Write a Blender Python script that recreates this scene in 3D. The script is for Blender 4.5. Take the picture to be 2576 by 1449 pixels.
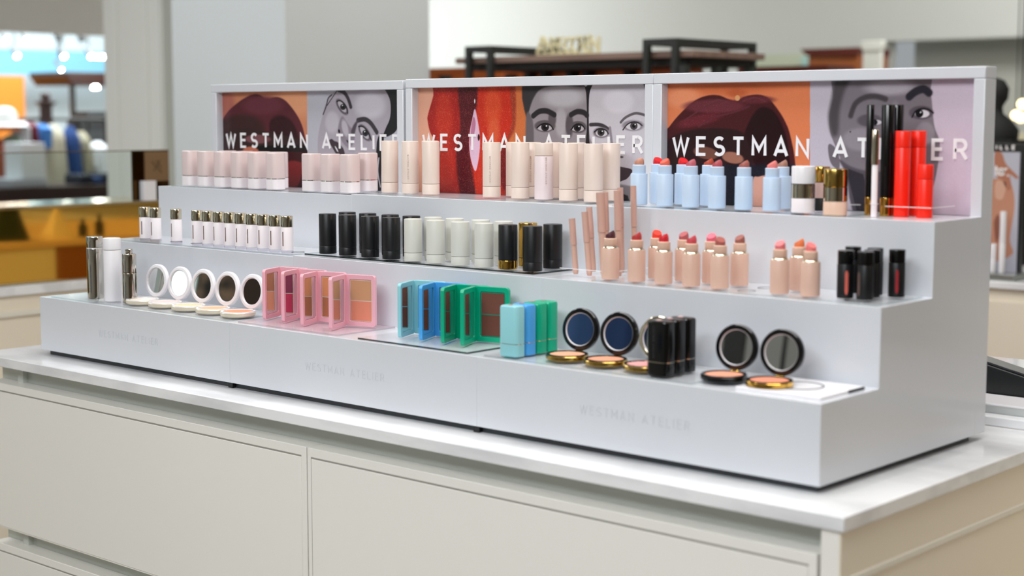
import bpy, bmesh, math, random
import numpy as np
from mathutils import Vector, Matrix
for o in list(bpy.data.objects): bpy.data.objects.remove(o, do_unlink=True)
S = bpy.context.scene
COL = S.collection
R = math.radians
PI = math.pi

# ---------------------------------------------------------------- camera
CAM = Vector((1.0606, -1.8026, 1.4185)); YAW = .72826; PITCH = .10792; FPX = 3961.48
fwd = Vector((-math.sin(YAW)*math.cos(PITCH), math.cos(YAW)*math.cos(PITCH), -math.sin(PITCH)))
rgt = Vector((math.cos(YAW), math.sin(YAW), 0)); up = rgt.cross(fwd)
cd = bpy.data.cameras.new('camera'); cam = bpy.data.objects.new('camera', cd); COL.objects.link(cam)
m = Matrix((rgt, up, -fwd)).transposed().to_4x4(); m.translation = CAM; cam.matrix_world = m
cd.sensor_width = 36; cd.lens = FPX/2576*36; cd.clip_end = 100; cd.clip_start = .05
cd.dof.use_dof = True; cd.dof.focus_distance = 2.95; cd.dof.aperture_fstop = 3.1
S.camera = cam

# ---------------------------------------------------------------- world, exposure, lamps
w = bpy.data.worlds.new('world'); S.world = w; w.use_nodes = True
w.node_tree.nodes['Background'].inputs[0].default_value = (.8, .86, .9, 1)
w.node_tree.nodes['Background'].inputs[1].default_value = .4
S.view_settings.view_transform = 'Standard'; S.view_settings.look = 'None'
S.view_settings.exposure = 0.0; S.view_settings.gamma = 1
S.view_settings.use_curve_mapping = False
try:
    S.cycles.max_bounces = 8; S.cycles.transparent_max_bounces = 16
    S.cycles.caustics_reflective = False; S.cycles.caustics_refractive = False
    S.cycles.sample_clamp_indirect = 4.0
except Exception: pass
def area(name, loc, target, sx, sy, power, color=(1, 1, 1)):
    d = bpy.data.lights.new(name, 'AREA'); d.shape = 'RECTANGLE'; d.size = sx; d.size_y = sy; d.energy = power; d.color = color
    o = bpy.data.objects.new(name, d); COL.objects.link(o); o.location = loc
    o.rotation_euler = (Vector(target)-Vector(loc)).to_track_quat('-Z', 'Y').to_euler()
    return o
def spot(name, loc, target, power, size, blend=.5, radius=.05, color=(1, 1, 1)):
    d = bpy.data.lights.new(name, 'SPOT'); d.energy = power; d.spot_size = R(size); d.spot_blend = blend; d.shadow_soft_size = radius; d.color = color
    o = bpy.data.objects.new(name, d); COL.objects.link(o); o.location = loc
    o.rotation_euler = (Vector(target)-Vector(loc)).to_track_quat('-Z', 'Y').to_euler()
    return o
area('ceiling_softbox_front', (.5, -3.0, 3.3), (-.1, .1, .9), 2.6, 1.2, 122, (.93, .965, 1.0))
area('ceiling_softbox_above', (-.4, .2, 3.32), (-.4, .2, 0), 2.8, 1.2, 60, (1, .985, .96))
area('ceiling_softbox_right', (3.4, 1.2, 3.3), (.9, .3, .9), 1.2, 1.2, 27, (1, .80, .58))
area('ceiling_softbox_mid', (-4.6, .6, 3.3), (-4.6, .2, 0), 2.4, 2.0, 62, (.97, .98, 1))
area('ceiling_softbox_front_left', (-6.0, -3.6, 3.3), (-6.0, -3.6, 0), 3.0, 2.4, 62, (.97, .98, 1))  # fill added to brighten the front room that the metal caps reflect
area('ceiling_softbox_pillar', (-5.4, -1.2, 3.3), (-5.6, 2.6, 1.6), 2.0, 1.0, 8, (.88, .95, 1.0))
area('ceiling_softbox_back', (-1.8, 3.0, 3.3), (-3.0, 6.0, 1.2), 2.6, 1.2, 74, (1, .98, .94))
area('ceiling_softbox_back_wall', (-9.0, 6.2, 3.3), (-9.2, 9, 2.1), 1.6, 1.0, 135, (1, .99, .97))
area('ceiling_softbox_back_right', (-2.6, 6.4, 3.3), (-2.6, 9, 2.1), 1.6, 1.0, 100, (1, .99, .96))
area('ceiling_softbox_far_shop', (-10.8, 5.6, 3.3), (-11.0, 5.6, .8), 3.4, 1.6, 230, (.86, .95, 1.0))
spot('track_spot_one', (-1.5, -2.4, 3.2), (-.7, .15, 1.1), 26, 60, .7, .05, (1, .97, .93))
spot('track_spot_two', (-3.0, -2.0, 3.2), (-1.5, .15, 1.1), 14, 60, .7, .05, (1, .97, .93))
spot('track_spot_three', (-.9, -2.0, 3.2), (-.1, .15, 1.1), 30, 60, .7, .05, (1, .97, .93))

# ---------------------------------------------------------------- pixel rays (only to find where background things stand)
def ray(px, py): return rgt*((px-1288)/FPX) + up*((724.5-py)/FPX) + fwd
def onX(px, py, X): d = ray(px, py); return CAM + d*((X-CAM.x)/d.x)
def onY(px, py, Y): d = ray(px, py); return CAM + d*((Y-CAM.y)/d.y)
def onZ(px, py, Z): d = ray(px, py); return CAM + d*((Z-CAM.z)/d.z)

# ---------------------------------------------------------------- materials
MATS = {}
def lin(c): return tuple(((x/255)/12.92 if x/255 <= .04045 else ((x/255+.055)/1.055)**2.4) for x in c)
def mat(name, rgb=(200, 200, 200), rough=.5, metal=0., spec=.5, coat=0., noise=None, bump=None, emit=None, estr=0.):
    if name in MATS: return MATS[name]
    m = bpy.data.materials.new(name); m.use_nodes = True; nt = m.node_tree; b = nt.nodes['Principled BSDF']
    c = lin(rgb)+(1,)
    b.inputs['Base Color'].default_value = c; b.inputs['Roughness'].default_value = rough; b.inputs['Metallic'].default_value = metal
    b.inputs['Specular IOR Level'].default_value = spec; b.inputs['Coat Weight'].default_value = coat; b.inputs['Coat Roughness'].default_value = .08
    if emit: b.inputs['Emission Color'].default_value = lin(emit)+(1,); b.inputs['Emission Strength'].default_value = estr
    if noise:
        col2, scale, lo, hi, stretch = noise
        tc = nt.nodes.new('ShaderNodeTexCoord'); mp = nt.nodes.new('ShaderNodeMapping'); mp.inputs['Scale'].default_value = stretch
        n = nt.nodes.new('ShaderNodeTexNoise'); n.inputs['Scale'].default_value = scale; n.inputs['Detail'].default_value = 6
        r = nt.nodes.new('ShaderNodeValToRGB'); r.color_ramp.elements[0].position = lo; r.color_ramp.elements[1].position = hi
        r.color_ramp.elements[0].color = lin(col2)+(1,); r.color_ramp.elements[1].color = c
        nt.links.new(tc.outputs['Object'], mp.inputs[0]); nt.links.new(mp.outputs[0], n.inputs['Vector']); nt.links.new(n.outputs[0], r.inputs[0]); nt.links.new(r.outputs[0], b.inputs['Base Color'])
    if bump:
        sc, st = bump
        tc = nt.nodes.new('ShaderNodeTexCoord'); n = nt.nodes.new('ShaderNodeTexNoise'); n.inputs['Scale'].default_value = sc
        bp = nt.nodes.new('ShaderNodeBump'); bp.inputs['Strength'].default_value = st; bp.inputs['Distance'].default_value = .002
        nt.links.new(tc.outputs['Object'], n.inputs['Vector']); nt.links.new(n.outputs[0], bp.inputs['Height']); nt.links.new(bp.outputs[0], b.inputs['Normal'])
    MATS[name] = m; return m
def clear(name, tint=(255, 255, 255), gloss=.9):
    if name in MATS: return MATS[name]
    m = bpy.data.materials.new(name); m.use_nodes = True; nt = m.node_tree; nt.nodes.clear()
    o = nt.nodes.new('ShaderNodeOutputMaterial'); t = nt.nodes.new('ShaderNodeBsdfTransparent'); g = nt.nodes.new('ShaderNodeBsdfGlossy')
    t.inputs[0].default_value = lin(tint)+(1,); g.inputs['Roughness'].default_value = .03
    lw = nt.nodes.new('ShaderNodeLayerWeight'); lw.inputs[0].default_value = .5; f = nt.nodes.new('ShaderNodeMath'); f.operation = 'POWER'; f.inputs[1].default_value = 4.5; nt.links.new(lw.outputs['Facing'], f.inputs[0]); x = nt.nodes.new('ShaderNodeMixShader')
    mm = nt.nodes.new('ShaderNodeMath'); mm.operation = 'MULTIPLY'; mm.inputs[1].default_value = gloss*.30
    ge = nt.nodes.new('ShaderNodeNewGeometry'); inv = nt.nodes.new('ShaderNodeMath'); inv.operation = 'SUBTRACT'; inv.inputs[0].default_value = 1; nt.links.new(ge.outputs['Backfacing'], inv.inputs[1])
    m3 = nt.nodes.new('ShaderNodeMath'); m3.operation = 'MULTIPLY'; nt.links.new(inv.outputs[0], m3.inputs[1])
    nt.links.new(f.outputs[0], mm.inputs[0]); nt.links.new(mm.outputs[0], m3.inputs[0]); nt.links.new(m3.outputs[0], x.inputs[0]); nt.links.new(t.outputs[0], x.inputs[1]); nt.links.new(g.outputs[0], x.inputs[2]); nt.links.new(x.outputs[0], o.inputs[0])
    MATS[name] = m; return m
ACR = mat('white_acrylic', (213, 216, 222), .14, spec=.5)
QUARTZ = mat('white_quartz', (240, 241, 243), .10, spec=.5, noise=((218, 219, 222), 5.0, .36, .56, (1, 2.2, 3)))
CABP = mat('cream_cabinet_paint', (241, 239, 233), .34)
CABS = mat('cream_cabinet_side_paint', (238, 228, 210), .34)  # warmer copy of the cabinet cream, warm side light put into the colour
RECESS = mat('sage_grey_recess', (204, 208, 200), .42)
DARKM = mat('dark_gap', (60, 63, 66), .5)
BLK = mat('black_matte_plastic', (14, 15, 18), .36)
BLKG = mat('black_gloss_plastic', (8, 8, 9), .16)
GOLD = mat('polished_gold', (226, 178, 84), .10, 1.)
PGOLD = mat('pale_gold_chrome', (228, 219, 196), .09, 1.)
SILV = mat('champagne_silver', (222, 216, 204), .07, 1.)
MIRR = mat('mirror_glass', (226, 230, 230), .015, 1.)
WHT = mat('white_gloss_plastic', (238, 236, 240), .26)
WHTP = mat('pinkish_white_plastic', (246, 239, 242), .30)
PINKC = mat('pale_pink_lacquer', (222, 203, 201), .22, coat=.4)
PEACH = mat('pale_peach_plastic', (226, 208, 197), .38)
PEACH2 = mat('pale_lilac_pink_plastic', (228, 212, 214), .38)
GREYW = mat('warm_light_grey_plastic', (204, 204, 196), .40)
BLUEP = mat('powder_blue_plastic', (196, 216, 238), .36)
NUDE = mat('nude_pink_plastic', (218, 180, 162), .38)
NUDE2 = mat('light_nude_plastic', (228, 190, 168), .38)
PENC = mat('rosy_beige_pencil', (208, 168, 152), .40)
RED = mat('bright_orange_red_plastic', (250, 36, 14), .34)
PPINK = mat('palette_pink', (236, 176, 188), .25)
CLEAR = clear('clear_acrylic')
CLEARE = clear('clear_acrylic_edge', (236, 240, 240), 1.6)
CLEARD = clear('smoky_acrylic_edge', (150, 156, 156), 2.0)
PINKCLR = clear('pink_clear_acrylic', (254, 246, 248))

# ---------------------------------------------------------------- mesh builder
class B:
    def __init__(s): s.bm = bmesh.new()
    def box(s, x0, x1, y0, y1, z0, z1):
        v = [s.bm.verts.new(p) for p in ((x0,y0,z0),(x1,y0,z0),(x1,y1,z0),(x0,y1,z0),(x0,y0,z1),(x1,y0,z1),(x1,y1,z1),(x0,y1,z1))]
        for f in ((0,3,2,1),(4,5,6,7),(0,1,5,4),(1,2,6,5),(2,3,7,6),(3,0,4,7)): s.bm.faces.new([v[i] for i in f])
        return s
    def prism(s, pts, axis, a, b):
        mk = {'x': lambda p, t: (t, p[0], p[1]), 'y': lambda p, t: (p[0], t, p[1]), 'z': lambda p, t: (p[0], p[1], t)}[axis]
        A = [s.bm.verts.new(mk(p, a)) for p in pts]; Bv = [s.bm.verts.new(mk(p, b)) for p in pts]
        s.bm.faces.new(A); s.bm.faces.new(Bv[::-1]); n = len(pts)
        for i in range(n): s.bm.faces.new((A[i], Bv[i], Bv[(i+1) % n], A[(i+1) % n]))
        return s
    def rings(s, rings, cap0=True, cap1=True):
        rr = [[s.bm.verts.new(p) for p in r] for r in rings]
        for a, b in zip(rr, rr[1:]):
            n = len(a)
            for i in range(n): s.bm.faces.new((a[i], a[(i+1) % n], b[(i+1) % n], b[i]))
        if cap0: s.bm.faces.new(rr[0][::-1])
        if cap1: s.bm.faces.new(rr[-1])
        return s
    def lathe(s, prof, n=36, cx=0, cy=0, cap0=True, cap1=True):
        return s.rings([[(cx+r*math.cos(2*PI*i/n), cy+r*math.sin(2*PI*i/n), z) for i in range(n)] for r, z in prof], cap0, cap1)
    def rrect(s, prof, hx, hy, rad, cx=0, cy=0, k=6):       # prof = (inset, z)
        def ring(ins, z):
            out = []; r_ = max(rad-ins, .0004); a_, b_ = hx-ins, hy-ins
            for q, (sx, sy) in enumerate(((1, 1), (-1, 1), (-1, -1), (1, -1))):
                for j in range(k+1):
                    t = q*PI/2 + j/k*PI/2
                    out.append((cx+sx*(a_-r_)+r_*math.cos(t), cy+sy*(b_-r_)+r_*math.sin(t), z))
            return out
        return s.rings([ring(*p) for p in prof])
    def tube(s, p0, p1, r0, r1=None, n=16):
        r1 = r0 if r1 is None else r1; p0, p1 = Vector(p0), Vector(p1); d = (p1-p0).normalized(); a = d.orthogonal().normalized(); b = d.cross(a)
        return s.rings([[tuple(p+a*r*math.cos(2*PI*i/n)+b*r*math.sin(2*PI*i/n)) for i in range(n)] for p, r in ((p0, r0), (p1, r1))])
    def xf(s, M):
        bmesh.ops.transform(s.bm, matrix=M, verts=s.bm.verts); return s
    def build(s, name, m, parent=None, bevel=0, smooth=True, ang=38):
        bmesh.ops.recalc_face_normals(s.bm, faces=s.bm.faces)
        me = bpy.data.meshes.new(name); s.bm.to_mesh(me); s.bm.free(); me.materials.append(m)
        if smooth: me.shade_smooth(); me.set_sharp_from_angle(angle=R(ang))
        o = bpy.data.objects.new(name, me); COL.objects.link(o)
        if parent: o.parent = parent
        if bevel:
            md = o.modifiers.new('Bevel', 'BEVEL'); md.width = bevel; md.segments = 2; md.limit_method = 'ANGLE'; md.angle_limit = R(50)
        return o
def tag(o, label, cat, group=None):
    o['label'] = label; o['category'] = cat
    if group: o['group'] = group
    return o
def thing(name, label, cat, loc=(0, 0, 0), rz=0, group=None):
    o = bpy.data.objects.new(name, None); COL.objects.link(o); o.location = loc; o.rotation_euler = (0, 0, rz); o.empty_display_size = .02
    return tag(o, label, cat, group)
def struct(o): o['kind'] = 'structure'; return o
def base(n): return n.split('.')[0]
def dup(o, parent=None):
    c = o.copy(); COL.objects.link(c); c.parent = parent
    for ch in o.children: dup(ch, c)
    return c
PROTO = {}
def place(kind, loc, rz, label, cat, group=None, mats=None, name=None):
    if kind not in PROTO:
        r = bpy.data.objects.new(name or kind, None); COL.objects.link(r); r.empty_display_size = .02; KINDS[kind](r); PROTO[kind] = r; o = r
    else: o = dup(PROTO[kind]); 
    o.name = name or kind
    o.location = loc; o.rotation_euler = (0, 0, rz)
    for k in ('label', 'category', 'group'):
        if k in o: del o[k]
    tag(o, label, cat, group)
    if mats:
        for ch in o.children_recursive:
            mm = mats.get(base(ch.name))
            if mm: ch.data = ch.data.copy(); ch.data.materials[0] = mm
    return o
ORD = ['first', 'second', 'third', 'fourth', 'fifth', 'sixth', 'seventh', 'eighth', 'ninth', 'tenth', 'eleventh', 'twelfth', 'thirteenth']

# ---------------------------------------------------------------- lettering made of strokes (unit height)
def arc(cx, cy, rx, ry, a0, a1, n=10): return [(cx+rx*math.cos(R(a0+(a1-a0)*i/n)), cy+ry*math.sin(R(a0+(a1-a0)*i/n))) for i in range(n+1)]
G = {
 'W': (.92, [[(0, 1), (.24, 0), (.46, .95), (.68, 0), (.92, 1)]]), 'E': (.50, [[(.5, 1), (0, 1), (0, 0), (.5, 0)], [(0, .52), (.44, .52)]]),
 'S': (.54, [arc(.27, .74, .25, .26, 35, 265, 12)+arc(.27, .25, .27, .25, 85, -145, 12)]), 'T': (.60, [[(0, 1), (.6, 1)], [(.3, 1), (.3, 0)]]),
 'M': (.70, [[(0, 0), (0, 1), (.35, .32), (.70, 1), (.70, 0)]]), 'A': (.68, [[(0, 0), (.34, 1), (.68, 0)], [(.13, .28), (.55, .28)]]),
 'N': (.60, [[(0, 0), (0, 1), (.60, 0), (.60, 1)]]), 'L': (.46, [[(0, 1), (0, 0), (.46, 0)]]), 'I': (.02, [[(0, 0), (0, 1)]]),
 'R': (.54, [[(0, 0), (0, 1), (.28, 1)]+arc(.28, .735, .24, .265, 90, -90, 8)+[(0, .47)], [(.30, .47), (.56, 0)]]),
 'C': (.62, [arc(.36, .5, .36, .5, 45, 315, 14)]), 'O': (.72, [arc(.36, .5, .36, .5, 0, 360, 20)]), 'H': (.58, [[(0, 0), (0, 1)], [(.58, 0), (.58, 1)], [(0, .5), (.58, .5)]]),
 'J': (.42, [[(.42, 1), (.42, .25)]+arc(.21, .25, .21, .25, 0, -160, 8)]),
 't': (.34, [[(.14, .95), (.14, .1), (.32, 0)], [(0, .66), (.32, .66)]]), 'e': (.44, [[(.02, .36), (.44, .36)]+arc(.23, .34, .22, .33, 5, 320, 12)]),
 'r': (.34, [[(0, 0), (0, .68)], [(0, .45), (.14, .66), (.32, .66)]]), ',': (.1, [[(.05, .08), (.0, -.12)]]),
 'K': (.56, [[(0, 0), (0, 1)], [(.54, 1), (0, .42)], [(.18, .60), (.56, 0)]]), ' ': (.30, []),
}
def text_b(txt, H, width, wt, x0, z0, y0, y1, gap=None):
    """stroke text in the XZ plane facing -Y, filling `width`"""
    tot = sum(G[c][0] for c in txt)*H; gp = (width-tot)/(len(txt)-1); b = B(); x = x0
    for c in txt:
        for k, pl in enumerate(G[c][1]):
            pts = [(x+p[0]*H, z0+p[1]*(H-wt)+wt/2) for p in pl]
            L = []; Rr = []; n = len(pts); closed = (pts[0][0]-pts[-1][0])**2+(pts[0][1]-pts[-1][1])**2 < 1e-10
            for i, p in enumerate(pts):
                a = pts[i-1] if i else (pts[-2] if closed else p); q = pts[i+1] if i < n-1 else (pts[1] if closed else p)
                d1 = Vector((p[0]-a[0], p[1]-a[1])); d2 = Vector((q[0]-p[0], q[1]-p[1]))
                if d1.length < 1e-9: d1 = d2
                if d2.length < 1e-9: d2 = d1
                d1.normalize(); d2.normalize(); t = (d1+d2); t = t.normalized() if t.length > 1e-6 else d1
                nn = Vector((-t.y, t.x)); sc = min(1/max(nn.dot(Vector((-d1.y, d1.x))), .35), 2.3)*wt/2
                L.append((p[0]+nn.x*sc, p[1]+nn.y*sc)); Rr.append((p[0]-nn.x*sc, p[1]-nn.y*sc))
            yy = y0-.00003*k
            for i in range(n-1):
                q = [L[i], L[i+1], Rr[i+1], Rr[i]]
                try: b.prism(q, 'y', yy, y1)
                except Exception: pass
        x += G[c][0]*H+gp
    return b

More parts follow.
